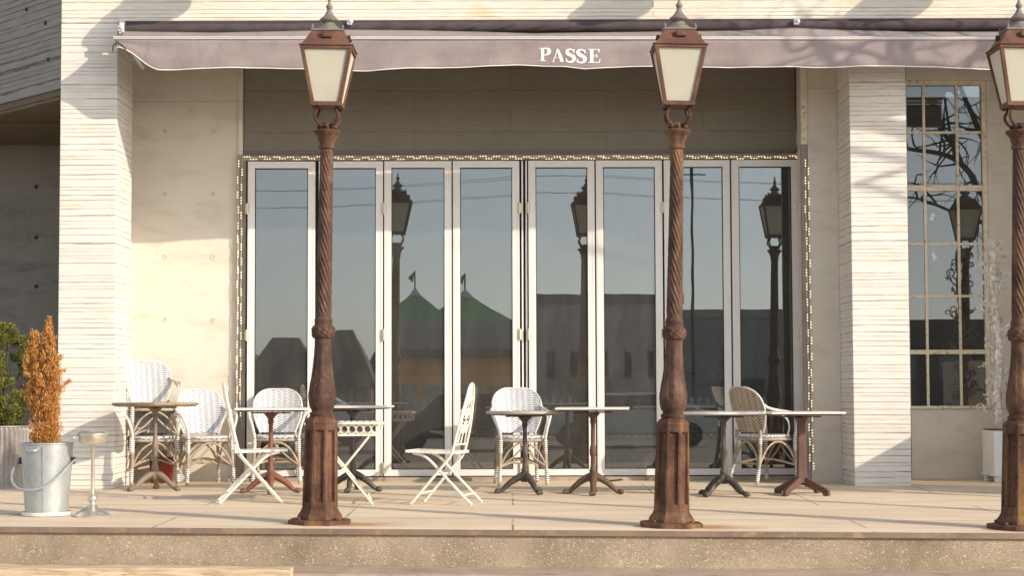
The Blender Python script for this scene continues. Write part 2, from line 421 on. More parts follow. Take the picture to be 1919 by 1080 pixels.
def cloth_mat():
    k = N('mauve_awning_canvas')
    c = k.ramp(k.noise(1.6, k.coord((1, 1, 2)), 7, .65), [(.3, (.305, .25, .25)), (.7, (.415, .352, .348))])
    wv = k.noise(220, k.coord((3, 1, .4)), 2)
    c = k.mix(k.ramp(wv, [(.4, 0.), (.7, .22)]), c, (.56, .46, .44))
    c = k.mix(k.ramp(k.noise(4.2, k.coord((2.2, 1, .7)), 6, .7), [(.56, 0.), (.76, .55)]), c, (.24, .175, .19))
    hn = k.math('ADD', wv, k.math('MULTIPLY', k.noise(5, k.coord((1.3, 1, .5)), 5), 2.))
    k.bump(hn, .55, .014)
    k.fin(c, .9, 0, .1)
    tl = k.n('BsdfTranslucent'); k.l(c, tl.inputs[0]); mx = k.n('MixShader'); mx.inputs[0].default_value = .12
    k.l(k.b.outputs[0], mx.inputs[1]); k.l(tl.outputs[0], mx.inputs[2]); k.l(mx.outputs[0], k.out.inputs[0])
    return k.m
M['cloth'] = cloth_mat()
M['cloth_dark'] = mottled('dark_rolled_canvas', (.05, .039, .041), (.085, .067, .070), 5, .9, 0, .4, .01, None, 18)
M['barwhite'] = mottled('white_awning_bar', (.58, .555, .55), (.66, .635, .63), 3, .4, 0, .03)
M['ink'] = mottled('white_print', (.78, .76, .74), (.84, .82, .80), 9, .8, 0, .05)

def glass_mat(name, refl, tint, rough=.0):
    k = N(name)
    k.t.nodes.remove(k.b)
    gl = k.n('BsdfGlossy'); gl.inputs['Color'].default_value = (.90, .93, .95, 1); gl.inputs['Roughness'].default_value = rough
    tr = k.n('BsdfTransparent'); tr.inputs[0].default_value = (*tint, 1)
    lw = k.n('LayerWeight'); lw.inputs[0].default_value = .35
    fac = k.math('ADD', k.math('MULTIPLY', lw.outputs['Fresnel'], .6), refl)
    dirt = k.n('BsdfDiffuse'); dirt.inputs[0].default_value = (.42, .40, .36, 1)
    dm = k.math('MULTIPLY', k.ramp(k.noise(1.7, k.coord((2.5, 1, .8)), 7, .7), [(.36, .45), (.72, 1.)]), .125)
    mx = k.n('MixShader'); k.l(fac, mx.inputs[0]); k.l(tr.outputs[0], mx.inputs[1]); k.l(gl.outputs[0], mx.inputs[2])
    mx2 = k.n('MixShader'); k.l(dm, mx2.inputs[0]); k.l(mx.outputs[0], mx2.inputs[1]); k.l(dirt.outputs[0], mx2.inputs[2])
    k.l(mx2.outputs[0], k.out.inputs[0])
    # old panes are never quite flat
    bp = k.n('Bump'); bp.inputs['Strength'].default_value = .018; bp.inputs['Distance'].default_value = .02
    k.l(k.noise(1.3, k.coord((1.2, 1, .6)), 2), bp.inputs['Height']); k.l(bp.outputs[0], gl.inputs['Normal'])
    return k.m
M['glass'] = glass_mat('door_glass', .155, (.60, .62, .60))
M['winglass'] = glass_mat('window_glass', .095, (.5, .51, .5))

def frost_mat():
    k = N('frosted_lantern_glass'); k.t.nodes.remove(k.b)
    c = k.ramp(k.noise(6, k.coord((1, 1, .7), perobj=True), 6, .6), [(.3, (.80, .775, .66)), (.7, (.88, .85, .74))])
    d = k.n('BsdfDiffuse'); k.l(c, d.inputs[0]); t = k.n('BsdfTranslucent'); k.l(c, t.inputs[0])
    g = k.n('BsdfGlossy'); g.inputs['Roughness'].default_value = .25
    mx = k.n('MixShader'); mx.inputs[0].default_value = .5; k.l(d.outputs[0], mx.inputs[1]); k.l(t.outputs[0], mx.inputs[2])
    m2 = k.n('MixShader'); m2.inputs[0].default_value = .07; k.l(mx.outputs[0], m2.inputs[1]); k.l(g.outputs[0], m2.inputs[2])
    k.l(m2.outputs[0], k.out.inputs[0]); return k.m
M['frost'] = frost_mat()

def lamp_glow():
    k = N('warm_led'); k.fin((.9, .8, .6), .4)
    k.b.inputs['Emission Color'].default_value = (1.0, .80, .45, 1); k.b.inputs['Emission Strength'].default_value = .65
    return k.m
M['led'] = lamp_glow()
M['ledbody'] = mottled('clear_plastic_light_tube', (.52, .46, .36), (.66, .60, .50), 30, .4)

def leaf_mat(name, a, b, c_):
    k = N(name); oi = k.n('NewGeometry')
    c = k.ramp(oi.outputs['Random Per Island'], [(.05, a), (.5, b), (.95, c_)])
    k.fin(c, .65, 0, .25)
    tl = k.n('BsdfTranslucent'); k.l(c, tl.inputs[0]); mx = k.n('MixShader'); mx.inputs[0].default_value = .25
    k.l(k.b.outputs[0], mx.inputs[1]); k.l(tl.outputs[0], mx.inputs[2]); k.l(mx.outputs[0], k.out.inputs[0])
    return k.m
M['orange_leaf'] = leaf_mat('dry_orange_foliage', (.34, .14, .035), (.58, .28, .075), (.74, .46, .19))
M['green_leaf'] = leaf_mat('green_conifer_foliage', (.07, .09, .02), (.21, .23, .055), (.38, .36, .11))

# ------------------------------------------------------------------ ground and terrace
LAMPPX = [(599, 982), (1258, 987.5), (1912, 992)]
LAMPS = [at_floor(*p) for p in LAMPPX]
step_v = (LAMPS[2] - LAMPS[0]) / 2
LAMPS += [LAMPS[2] + step_v, LAMPS[2] + step_v * 2]
LAMPS = [Vector((p.x, p.y, floor_z(p.x, p.y))) for p in LAMPS]
LAMPXY = [(p.x, p.y) for p in LAMPS[:3]]
FL = at_floor(0, 988.0); FR = at_floor(1919, 1000.5)
def front_y(x): return FL.y + (FR.y - FL.y) * (x - FL.x) / (FR.x - FL.x)

fm = floor_mat()
mb = MB()
def fl(u, v):
    x = -9 + 19 * u; y0 = front_y(x); y = y0 + (20.5 - y0) * v
    return (x, y, floor_z(x, y))
mb.grid(fl, 60, 60)
tag(mb.build('terrace_floor', fm, smooth=True), kind='structure')
def strip(name, zt, zb, out, mat, n=60, back=.0):
    mb = MB()
    def P(x, o, z): return (x, front_y(x) + o, floor_z(x, front_y(x)) + z)
    for i in range(n):
        x0 = -9 + 19 * i / n; x1 = -9 + 19 * (i + 1) / n
        mb.add([P(x0, -out, zt), P(x1, -out, zt), P(x1, -out, zb), P(x0, -out, zb), P(x0, back, zt), P(x1, back, zt), P(x1, back, zb), P(x0, back, zb)],
               [(0, 1, 2, 3), (4, 5, 1, 0), (3, 2, 6, 7)])
    return tag(mb.build(name, mat), kind='structure')
strip('terrace_edge', -.0005, -.036, .022, M['lip'])
strip('terrace_kerb', -.036, -.60, .0, aggregate_mat(), back=.3)
strip('lower_step', -.247, -.60, .50, M['step'], back=-.002)
mb = MB(); mb.add([(-300, -400, -.62), (300, -400, -.62), (300, 60, -.62), (-300, 60, -.62)], [(0, 1, 2, 3)])
tag(mb.build('street', M['asphalt']), kind='structure')
# weathered timber sleeper lying along the step on the left
sp0 = at(-60, 1071, 11.52); sp1 = at(547, 1071, 11.55)
mb = MB(); zt = -.285
def sl(u, v):
    a = 2 * PI * v
    x = sp0.x + (sp1.x - sp0.x) * u
    c, s_ = math.cos(a), math.sin(a)
    k = 1 / max(abs(c), abs(s_))
    wob = .006 * math.sin(x * 5) + .004 * math.sin(x * 17 + v * 9)
    return (x, front_y(x) - .60 + .10 * c * k * .94 + wob, floor_z(x, front_y(x)) - .285 + .085 * s_ * k + wob * .6)
mb.grid(sl, 60, 32); mb.f = mb.f
n0 = len(mb.v)
mb.add([sl(1, j / 32) for j in range(32)], [tuple(range(32))])
tag(mb.build('timber_sleeper', M['timber'], bevel=.004), 'long weathered timber sleeper lying along the foot of the step at lower left', 'timber beam')

# ------------------------------------------------------------------ building
YP, YW, YD = 16.5, 17.8, 17.70         # pillar fronts, recessed wall, door leaves
bd = thing('cafe_building', 'white board-marked concrete café front with eight glazed folding doors and steel window', 'building', (0, YW, 0))
BO = Vector((0, YW, 0))
def bbox(name, x0, x1, y0, y1, z0, z1, mat, parent=bd, bevel=.006, mb=None, build=True):
    mb = mb or MB(); mb.box(x0, x1, y0 - YW, y1 - YW, z0, z1)
    return mb.build(name, mat, parent, bevel=bevel) if build else mb
xl0 = at(110, 500, YP).x; xl1 = at(217, 500, YP).x
xr0 = at(1596, 500, YP).x; xr1 = at(1702, 500, YP).x
TOPZ = 5.6
zf = at(960, 40, YP).z                # underside lip of the fascia
# pillars
bbox('pillar', xl0, xl1, YP, 17.16, -.05, zf, M['pillar'])
bbox('pillar', xr0, xr1, YP, YW + .05, -.05, zf, M['pillar'])
# return behind the left pillar
bbox('wall', xl0 + .02, at(243, 500, YW).x, 17.165, YW + .25, -.05, zf, M['cream'])
# fascia, with its drip lip
mb = MB(); mb.box(xl0, 8.0, YP - .004 - YW, YP + .5 - YW, zf + .002, TOPZ)
mb.box(xl1 + .02, 8.0, YP - .05 - YW, YP - .006 - YW, zf + .002, zf + .035)
mb.build('fascia', M['fascia'], bd, bevel=.008)
bbox('soffit', xl1 + .01, 8.0, YP + .51, YW + .3, zf - .1, zf, M['soffit'], bevel=0)
# recessed cream walls
dl = at(445, 500, YW).x; dr = at(1516, 500, YW).x
mb = MB(); mb.box(at(238, 500, YW).x, dl, 0, .25, -.05, zf - .11)
bbox('_', 0, 0, 0, 0, 0, 0, None, build=False)
for px in (309, 399):
    for py in (246, 364, 482, 600):
        p = at(px, py, YW); t = MB(); t.lathe([(.019, .0), (.022, .005), (.016, .006), (.011, .001), (.0005, .001)], 18)
        h_ = MB(); h_.add([(p.x + a, -b, p.z + c) for (a, c, b) in t.v], t.f); h_.build('form_hole', M['hole'], bd, True)
mb.build('wall', M['cream'], bd)
YK = 17.12; xb0 = at(1516.5, 500, YK).x
mb = MB(); mb.box(xb0, xr0 - .002, YK - YW, .25, -.05, zf - .11)
mb.build('wall', M['cream'], bd)
# transom above the doors
ztop = at(960, 290, YW).z; zdoor = at(980, 301, YD).z
tl_ = at(456, 200, YW).x; tr_ = at(1499, 200, YW).x
bbox('transom_panel', tl_, tr_, YW + .01, YW + .2, ztop, zf - .11, M['transom'])
bbox('trim', dl + .002, tl_ - .002, YW - .02, YW + .2, ztop, zf - .11, M['cream'], bevel=.003)
bbox('trim', at(1501, 200, YK).x, xb0 - .002, YK - .012, YK + .05, ztop, zf - .11, M['winframe'], bevel=.003)
# taupe surround that carries the light strings
x_s0 = at(463, 500, YW).x; x_s1 = at(1501, 500, YW).x
mb = MB()
mb.box(dl + .002, xb0 - .003, -.045, .12, zdoor + .012, ztop - .002)
mb.box(dl + .002, x_s0 - .006, -.045, .12, .03, zdoor + .010)
mb.box(at(1504, 500, YK).x, xb0 - .002, YK + .005 - YW, YK + .06 - YW, .0, ztop - .003)
mb.build('door_surround', M['surround'], bd, bevel=.003)
bbox('threshold', dl - .05, xb0 - .003, YW - .22, YW + .2, -.03, .035, M['step'], bevel=.008)
# folding leaves
leaf_px = [(463.5, 590), (597, 717.5), (720, 846.5), (849, 974), (991, 1115.5), (1118, 1242.5), (1246, 1370), (1373, 1499)]
zb, zt_ = .045, zdoor
SW = .070
DELTA = [.90, .90, .95, .9, 1.15, .95, .8, .75]
for i, (a, b) in enumerate(leaf_px):
    x0 = at(a, 560, YD).x; x1 = at(b, 560, YD).x; xc = (x0 + x1) / 2; hw = (x1 - x0) / 2
    mb = MB()
    mb.box(-hw, -hw + SW, 0, .055, zb, zt_); mb.box(hw - SW, hw, 0, .055, zb, zt_)
    mb.box(-hw + SW + .0005, hw - SW - .0005, .001, .054, zb, zb + .062); mb.box(-hw + SW + .0005, hw - SW - .0005, .001, .054, zt_ - .066, zt_)
    # raised bead along each stile
    for sx in (-1, 1):
        mb.box(sx * (hw - .018) - .004, sx * (hw - .018) + .004, -.003, .0, zb + .01, zt_ - .01)
    d = mb.build('folding_door', M['alu'], bd, bevel=.003, loc=(xc, YD - YW, 0))
    d.rotation_euler.z = R(-DELTA[i]) * 0 + R(DELTA[i]) * 1.0
    g = MB(); 
    for (q0, q1, q2, q3) in ((-hw + SW, -hw + SW + .008, zb + .063, zt_ - .067), (hw - SW - .008, hw - SW, zb + .063, zt_ - .067)):
        g.box(q0 + .0005, q1 - .0005, .008, .03, q2, q3)
    g.box(-hw + SW + .009, hw - SW - .009, .008, .03, zt_ - .076, zt_ - .0675); g.box(-hw + SW + .009, hw - SW - .009, .008, .03, zb + .0635, zb + .07)
    g.build('gasket', M['gasket'], d)
    g = MB(); g.box(-hw + SW + .0005, hw - SW - .0005, .018, .024, zb + .0625, zt_ - .0665)
    g.build('glass_pane', M['glass'], d)
    if i in (0, 1, 3, 4, 7, 2, 5):
        sx = {0: -1, 1: 1, 2: -1, 3: 1, 4: -1, 5: 1, 7: 1}[i]
        for hz in (.12, 1.42, 2.66):
            g = MB(); X = sx * (hw + .002)
            g.lathe([(.011, hz - .055), (.011, hz + .055)], 10, (X, -.011)); g.box(X - .022, X + .022, -.006, -.001, hz - .045, hz + .045)
            g.build('hinge', M['hinge'], d, True)
# dark seal posts in the gaps
mb = MB()
for px in (593.5, 718.8, 847.8, 979, 983.5, 988, 1116.8, 1244.3, 1371.5):
    x = at(px, 560, YD + .05).x; mb.box(x - .012, x + .012, YD + .07 - YW, YD + .10 - YW, .046, zt_)
mb.build('door_seal', M['gasket'], bd)
mb = MB()
for px in (979.5, 987.0):
    x = at(px, 560, YD).x; mb.box(x - .008, x + .008, YD + .012 - YW, YD + .05 - YW, .046, zt_)
mb.build('meeting_stile', M['alu'], bd)

# right bay: wall with the tall steel window
wy = YW
wx0 = at(1703, 450, wy).x; wx1 = at(1853, 450, wy).x; wz0 = at(1780, 767, wy).z; wz1 = at(1775, 150, wy).z
mb = MB()
mb.box(xr1 + .002, wx0 - .001, 0, .25, -.05, zf - .11) if wx0 - xr1 > .01 else None
mb.box(xr0 + .05, 6.6, .0, .25, -.05, wz0 - .002)
mb.box(xr0 + .05, 6.6, .0, .25, wz1 + .002, zf - .11)
mb.box(wx1 + .002, 6.6, .0, .25, wz0, wz1)
mb.build('wall', M['cream'], bd, bevel=.004)
win = MB()
wx0 -= .10
def wb(a, b, c, d_, y0=.03, y1=.075): win.box(a, b, y0, y1, c, d_)
fw = .045
wb(wx1 - fw, wx1, wz0, wz1, .01, .10); wb(wx0, wx1 - fw - .001, wz1 - fw, wz1, .01, .10); wb(wx0, wx1 - fw - .001, wz0, wz0 + .03, -.02, .10)
wx_m = [at(1734, 300, wy).x, at(1796, 300, wy).x]
rows = [at(1775, y, wy).z for y in (247, 352, 457, 555, 660)]
thick = [.012, .028, .012, .012, .022]
for x in wx_m: wb(x - .013, x + .013, wz0 + .031, wz1 - fw - .001)
for z, t in zip(rows, thick):
    xs = [wx0] + wx_m + [wx1 - fw]
    for i in range(3):
        a = xs[i] + (.0135 if i else 0); b = xs[i + 1] - (.0135 if i < 2 else .001)
        wb(a, b, z - t, z + t, .032 if t < .02 else .022, .073)
wd = win.build('window', M['winframe'], bd, bevel=.003)
g = MB(); g.box(wx0, wx1 - fw, .045, .05, wz0 + .03, wz1 - fw)
gp = g.build('glass_pane', M['winglass'], wd)
for (px, py, r) in ((1749, 406, -.35), (1752, 480, .35)):
    p = at(px, py, wy); s_ = MB()
    c, q = math.cos(r), math.sin(r)
    pts = [(p.x + a * c - b * q, .0435, p.z + a * q + b * c) for a, b in ((-.019, -.035), (.019, -.035), (.019, .035), (-.019, .035))]
    s_.prism(pts, (0, -.001, 0)).build('sticker', M['ink'], wd)

# left: angled grey block over a dark recess
ax0 = at(110.5, 100, YP + .01); zs_ = at(110, 166, 16.55).z
mb = MB()
pA = (xl0 - .003, YP + .02); pB = (xl0 - 1.3, YP + 1.45)
mb.prism([(pA[0], pA[1] - YW, zs_), (pB[0], pB[1] - YW, zs_), (pB[0] - .0, 22 - YW, zs_), (pA[0], 22 - YW, zs_)], (0, 0, TOPZ - zs_))
mb.build('angled_wall', M['grey_board'], bd)
mb = MB(); mb.box(-9.5, xl0 - .004, YP + 1.4 - YW, 22 - YW, zs_ - .12, zs_ - .003)
mb.prism([(pA[0] - .001, pA[1] - YW + .02, zs_ - .1), (pB[0], pB[1] - YW + .02, zs_ - .1), (pA[0] - .001, pB[1] - YW - .03, zs_ - .1)], (0, 0, .097))
mb.build('soffit', M['soffit'], bd)
mb = MB(); mb.box(-9.5, xl0 - .12, 19.5 - YW, 19.8 - YW, -.05, zs_ - .12)
mb.box(xl0 - .44, xl0 - .30, 19.44 - YW, 19.5 - YW, -.05, zs_ - .121)
mb.build('recess_wall', M['dark_conc'], bd)
mb = MB(); mb.box(xl0 - .118, xl0 + .1, 17.3 - YW, 19.8 - YW, -.05, zs_ - .12); mb.build('side_wall', M['dark_conc'], bd)
mb = MB()
for px, py in ((68, 258), (68, 350), (68, 445), (68, 537)):
    p = at(px, py, 19.5); t = MB(); t.lathe([(.022, 0), (.022, .003), (.001, .003)], 14)
    mb = MB(); mb.add([(p.x + a, 19.5 - YW - b, p.z + c) for (a, c, b) in t.v], t.f); mb.build('tie_hole', M['gasket'], bd)
mb = MB()
for i in (1, 4):
    for j in range(2):
        u = .05 + .075 * i + .03 * j; z = zs_ + .12 + .30 * i * .6 + .35 * j
        x = pA[0] + (pB[0] - pA[0]) * u; y = pA[1] + (pB[1] - pA[1]) * u
        nrm = Vector((-(pB[1] - pA[1]), (pB[0] - pA[0]), 0)).normalized()
        mb = MB(); mb.ball((x, y - YW, z), .02, 6); mb.build('tie_hole', M['gasket'], bd)
# dark room behind the glass
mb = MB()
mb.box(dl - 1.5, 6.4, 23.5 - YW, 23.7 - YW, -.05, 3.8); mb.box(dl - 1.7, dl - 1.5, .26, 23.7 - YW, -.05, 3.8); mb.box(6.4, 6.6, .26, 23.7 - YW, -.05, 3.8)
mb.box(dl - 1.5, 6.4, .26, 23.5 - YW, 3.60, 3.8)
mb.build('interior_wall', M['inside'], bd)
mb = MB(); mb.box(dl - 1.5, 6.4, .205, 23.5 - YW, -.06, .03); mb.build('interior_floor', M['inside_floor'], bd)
# unseen block added on the right to keep the window bay in shade
mb = MB(); mb.box(5.15, 8.0, 16.35 - YW, YW + .3 - YW, -.05, zf); mb.build('bay_shade_block', M['pillar'], bd)

lw = MB(); lw.box(4.95, 5.5, 14.8, 15.62, -.05, 1.18)  # unseen block, added so its shadow crosses the foot of the right pillar
tag(lw.build('shade_block', M['pillar'], bevel=.01), 'unseen white block added beyond the right edge to shade the right pillar', 'wall')

# ------------------------------------------------------------------ awning
YB, YR = 16.03, 16.33
aw = thing('awning', 'mauve canvas shop awning with white lettering over the folding doors', 'awning', (0, YR, 0))
bot = [(219, 88), (230, 92), (245, 100), (260, 112), (275, 123), (292, 130.5), (320, 130.5), (380, 128), (440, 126), (520, 127), (600, 129), (690, 132.5), (760, 128), (860, 126), (920, 123), (970, 120.5), (1010, 122), (1060, 124), (1098, 128.5), (1130, 127), (1180, 124.5), (1250, 124.5), (1400, 125), (1500, 124), (1540, 126), (1570, 126), (1620, 123.5), (1680, 123), (1740, 124.5), (1850, 128), (2010, 128)]
bx0 = at(217, 74, YB).x; bx1 = at(1945, 74, YB).x
def bar_z(x): return at(217, 71.5, YB).z + (at(1900, 72.5, YB).z - at(217, 71.5, YB).z) * (x - bx0) / (bx1 - bx0)
def val_y(x, v):
    return YB - .012 + v * (.016 * math.sin(x * 3.1 + 1) + .010 * math.sin(x * 7.7) + .005 * math.sin(x * 19 + 2 * v) + .006 * math.sin(x * 5.3 + v * 4) ** 3) + .012 * v + .004 * math.sin(v * 9 + x * 2.2) * math.sin(x * 1.3)
def val_bottom(x):
    d = x / YB * FPX + 959.5
    return at(d, interp(bot, d), YB).z
def val_pt(x, v):
    zt0 = bar_z(x) - .016
    return Vector((x, val_y(x, v), zt0 + (val_bottom(x) - zt0) * v))
mb = MB(); mb.grid(lambda u, v: val_pt(bx0 + (bx1 - bx0) * u, v) - Vector((0, YR, 0)), 400, 10)
va = mb.build('valance', M['cloth'], aw, True, solid=.002)
mb = MB(); mb.tube([val_pt(bx0 + .01 + (bx1 - bx0 - .01) * i / 300, 1.0) - Vector((0, YR, 0)) for i in range(301)], .005, 6)
mb.build('piping', M['ink'], va, True)
# front bar
mb = MB(); 
mb.bar((bx0 - .02, YB - YR, bar_z(bx0) + .004), (bx1, YB - YR, bar_z(bx1) + .004), .05, .027)
mb.bar((bx0 - .02, YB - .028 - YR, bar_z(bx0) + .010), (bx1, YB - .028 - YR, bar_z(bx1) + .010), .006, .012)
mb.build('front_bar', M['barwhite'], aw, True, bevel=.006)
# canopy between roller and bar
cz0 = [(217, 56), (400, 58.5), (530, 56), (640, 53), (760, 54), (900, 57), (1000, 60), (1100, 58.5), (1250, 56.5), (1380, 55), (1490, 49.5), (1600, 54), (1720, 57), (1850, 57), (2010, 57)]
def can_pt(u, v):
    x = bx0 + (bx1 - bx0) * u
    d = x / YR * FPX + 959.5
    za = at(d, interp(cz0, d) + 2.5, YR - .03).z; zb_ = bar_z(x) + .026
    y = (YR - .05) + (YB - YR + .05) * v
    return Vector((x, y - YR, za + (zb_ - za) * v - .03 * math.sin(PI * v) + .006 * math.sin(x * 9 + v * 3) * v * (1 - v) * 4))
mb = MB(); mb.grid(can_pt, 240, 8); mb.build('canopy', M['cloth'], aw, True, solid=.002)
# roller with twisted, creased cloth
rx0 = at(232, 50, YR).x; rx1 = at(1940, 50, YR).x
def roll(u, v):
    x = rx0 + (rx1 - rx0) * u; d = x / YR * FPX + 959.5
    top = interp([(230, 46.5), (560, 45), (600, 43), (1480, 40), (1940, 38.5)], d)
    c = at(d, top + 7.5, YR); a = 2 * PI * v
    amp = math.exp(-((d - 760) / 190) ** 2) + math.exp(-((d - 1000) / 120) ** 2) * .8 + .12
    r = .041 * (1 + .10 * amp * math.sin(a * 3 + x * 22) + .05 * amp * math.sin(x * 41 + a * 5))
    return Vector((x, (YR - YR) + r * math.cos(a), c.z + r * math.sin(a)))
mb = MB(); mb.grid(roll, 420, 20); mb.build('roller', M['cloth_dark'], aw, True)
mb = MB(); za_ = at(960, 44, YR).z; mb.box(rx0, rx1, .045, .115, za_ - .15, zf - .006); mb.box(rx0, rx1, .13, .165, zf - .12, zf - .0005); mb.build('leak_blocker', M['cloth_dark'], aw, bevel=.004)  # bars added behind the roller to stop sunlight leaking through
for px in (226, 655, 1492):
    p = at(px, 40 if px > 300 else 52, YR - .06); mb = MB()
    mb.box(p.x - .022, p.x + .022, -.085, .165, p.z - .03, p.z + .022); mb.ball((p.x + .01, -.075, p.z + .002), .026, 8)
    if px < 300: mb.box(p.x - .012, p.x + .03, -.07, .0, p.z - .06, p.z + .06)
    mb.build('bracket', M['barwhite'], aw, True, bevel=.004)
for px in (262, 1525):
    a = at(px + 6, 132, 16.9); b = at(px - 8, 112, YB + .02); mb = MB()
    mb.bar((a.x, 16.9 - YR, at(960, 122, 16.9).z), (b.x, YB + .03 - YR, b.z + .05), .035, .05)
    mb.bar((a.x, 16.9 - YR, at(960, 122, 16.9).z), (a.x + .1, 16.55 - YR + .0, a.z + .5), .035, .05)
    mb.build('folding_arm', M['barwhite'], aw, bevel=.005)
mb = MB(); p = at(217, 78, YB - .03)
mb.tube([q - Vector((0, YR, 0)) for q in spl([at(211, 96, YB - .04), at(213, 84, YB - .045), at(219, 80, YB - .045), at(228, 84, YB - .045), at(236, 93, YB - .045)], 5)], .006, 6)
mb.build('tie_cord', M['wire'], aw, True)
# lettering
def ribbon(pts, ws):
    pts = [Vector((*p, 0)) for p in pts]; out = []
    sp = spl(pts, 6); n = len(sp)
    for i, p in enumerate(sp):
        t = (sp[min(i + 1, n - 1)] - sp[max(i - 1, 0)]).normalized(); nn = Vector((-t.y, t.x, 0))
        wd_ = interp([(k / (len(ws) - 1), v) for k, v in enumerate(ws)], i / (n - 1)) * .62
        out.append(((p + nn * wd_)[:2], (p - nn * wd_)[:2]))
    return [[out[i][0], out[i + 1][0], out[i + 1][1], out[i][1]] for i in range(n - 1)]
def rect(x0, y0, x1, y1, n=2):
    return [[(x0 + (x1 - x0) * i / n, y0), (x0 + (x1 - x0) * (i + 1) / n, y0), (x0 + (x1 - x0) * (i + 1) / n, y1), (x0 + (x1 - x0) * i / n, y1)] for i in range(n)]
S_ = ribbon([(.53, .78), (.47, .90), (.33, .965), (.17, .91), (.11, .76), (.20, .62), (.36, .52), (.51, .40), (.54, .22), (.44, .08), (.28, .035), (.13, .10), (.07, .25)], [.06, .07, .08, .13, .17, .20, .20, .20, .17, .13, .08, .07, .06]) + [[(.50, .70), (.57, .70), (.57, .98), (.53, .98)], [(.04, .32), (.10, .32), (.07, .02), (.04, .02)]]
LET = {
 'P': rect(.10, .05, .30, .95) + rect(.0, 0, .42, .055) + rect(.0, .945, .32, 1.) + ribbon([(.30, .97), (.46, .965), (.60, .88), (.63, .73), (.58, .57), (.46, .485), (.30, .475)], [.055, .09, .17, .21, .17, .09, .055]),
 'A': ribbon([(.10, .04), (.25, .48), (.42, 1.0)], [.065, .065, .065]) + ribbon([(.40, 1.0), (.56, .55), (.72, .04)], [.10, .19, .20]) + rect(.20, .30, .58, .36) + rect(.0, 0, .24, .05) + rect(.54, 0, .86, .05),
 'S': S_,
 'E': rect(.10, .05, .30, .95) + rect(.0, 0, .66, .055) + rect(.0, .945, .64, 1.) + rect(.30, .475, .50, .53) + [[(.58, .75), (.64, .75), (.64, .95), (.56, .95)], [(.60, .05), (.66, .05), (.70, .29), (.65, .29)], [(.46, .38), (.52, .38), (.52, .62), (.46, .62)]]}
lay = 0
ppm = FPX / YB
for ch, px, pyb, wpx, hpx in (('P', 1011, 113.5, 29, 24.5), ('A', 1034, 115.5, 27, 24.5), ('S', 1059, 117, 31, 26), ('S', 1079.5, 118, 31, 26), ('E', 1102, 117.5, 34, 26)):
    o = at(px, pyb, YB); mb = MB()
    for q in LET[ch]:
        lay += 1; vs = []
        for (a, b) in q:
            x = o.x + a * wpx / ppm; z = o.z + b * hpx / ppm
            zt0 = bar_z(x) - .016; v = (z - zt0) / (val_bottom(x) - zt0)
            vs.append((x, val_y(x, v) - .0035 - .00001 * (lay % 60) - YR, z))
        mb.add(vs, [tuple(range(len(vs)))])
    mb.build('letter', M['ink'], va)

# ------------------------------------------------------------------ light strings
def light_string(label, cat, p0, p1, n, off, group):
    t = thing('light_string', label, cat, p0, 0, group)
    d = Vector(p1) - Vector(p0); L = d.length; u = d.normalized()
    side = Vector((0, 0, -1)) if abs(u.x) > .5 else Vector((1, 0, 0))
    for r_ in range(2):
        cable = MB(); pts = []
        for i in range(n * 2 + 1):
            q = u * (L * i / (n * 2)) + side * (off * r_ + .004 * math.sin(i * 1.7 + r_)) + Vector((0, -.012, 0)); pts.append(q)
        cable.tube(pts, .004, 5).build('cable', M['ledbody'], t)
        for i in range(n):
            s0 = (i + (.15 if r_ == 0 else .58)) * L / n + rnd.uniform(-.012, .012)
            tl3 = .068
            c = u * s0 + side * (off * r_ + rnd.uniform(-.006, .006)) + Vector((0, -.018, 0))
            m = MB()
            for k in range(3):
                q = c + u * (k * tl3 / 2.6)
                m.ball(q, .0072, 6)
            m.build('led_module', M['led'], t, True)
yS = YW - .045
light_string('warm light string running along the top of the door surround', 'string lights', at(455, 295, yS) , at(1502, 293, yS), 38, .019, 'string lights round the doors')
light_string('warm light string hanging down the left side of the doors', 'string lights', at(447, 300, yS), at(444, 780, yS), 17, .034, 'string lights round the doors')
light_string('warm light string hanging down the right side of the doors', 'string lights', at(1508, 298, YK - .012), at(1517.5, 880, YK - .012), 20, .030, 'string lights round the doors')
cab = MB(); cab.tube(spl([at(1491, 125, YW - .03), at(1492, 190, YW - .02), at(1494, 240, YW - .03), at(1496, 262, YW - .05), at(1494, 284, YW - .05)], 6), .011, 8)
tag(cab.build('power_cable', M['wire'], smooth=True), 'thick black cable hanging at the upper right corner above the doors', 'cable')
cab = MB(); cab.tube(spl([at_floor(1143, 904), at_floor(1175, 900), at_floor(1200, 893), at_floor(1222, 891), at_floor(1262, 891)], 6), .009, 6)
for i, v in enumerate(cab.v): cab.v[i] = (v[0], v[1], v[2] + .009)
tag(cab.build('floor_cable', M['wire'], smooth=True), 'thin dark cable lying on the floor at the foot of the doors', 'cable')

# unseen wall lamps, added for the shadows they cast on the fascia
def shadow_lamp(px, py, label):
    c = at(px, py, YP); q = .55
    p = Vector((c.x + 1.42 * q, YP - q, c.z + .78 * q))
    t = thing('shadow_lamp', label, 'wall lamp', (p.x, YP, p.z), 0, 'unseen lamps added above the awning')
    mb = MB(); mb.lathe([(.29, 0), (.285, .02), (.20, .13), (.09, .22), (.06, .30), (.0001, .31)], 28, (0, -q)); mb.build('lamp_shade', M['iron'], t, True)
    mb = MB(); mb.tube(spl([(0, -q, .3), (0, -q, .45), (0, -q + .15, .55), (0, -.2, .5), (0, 0, .4)], 6), .018, 8); mb.build('arm', M['iron'], t, True)
    mb = MB(); mb.box(-.06, .06, -.02, 0, .33, .47); mb.build('wall_plate', M['iron'], t)
shadow_lamp(255, 44, 'unseen gooseneck wall lamp added for its shadow above the left awning end')
shadow_lamp(1122, 44, 'unseen gooseneck wall lamp added for its shadow above the awning lettering')
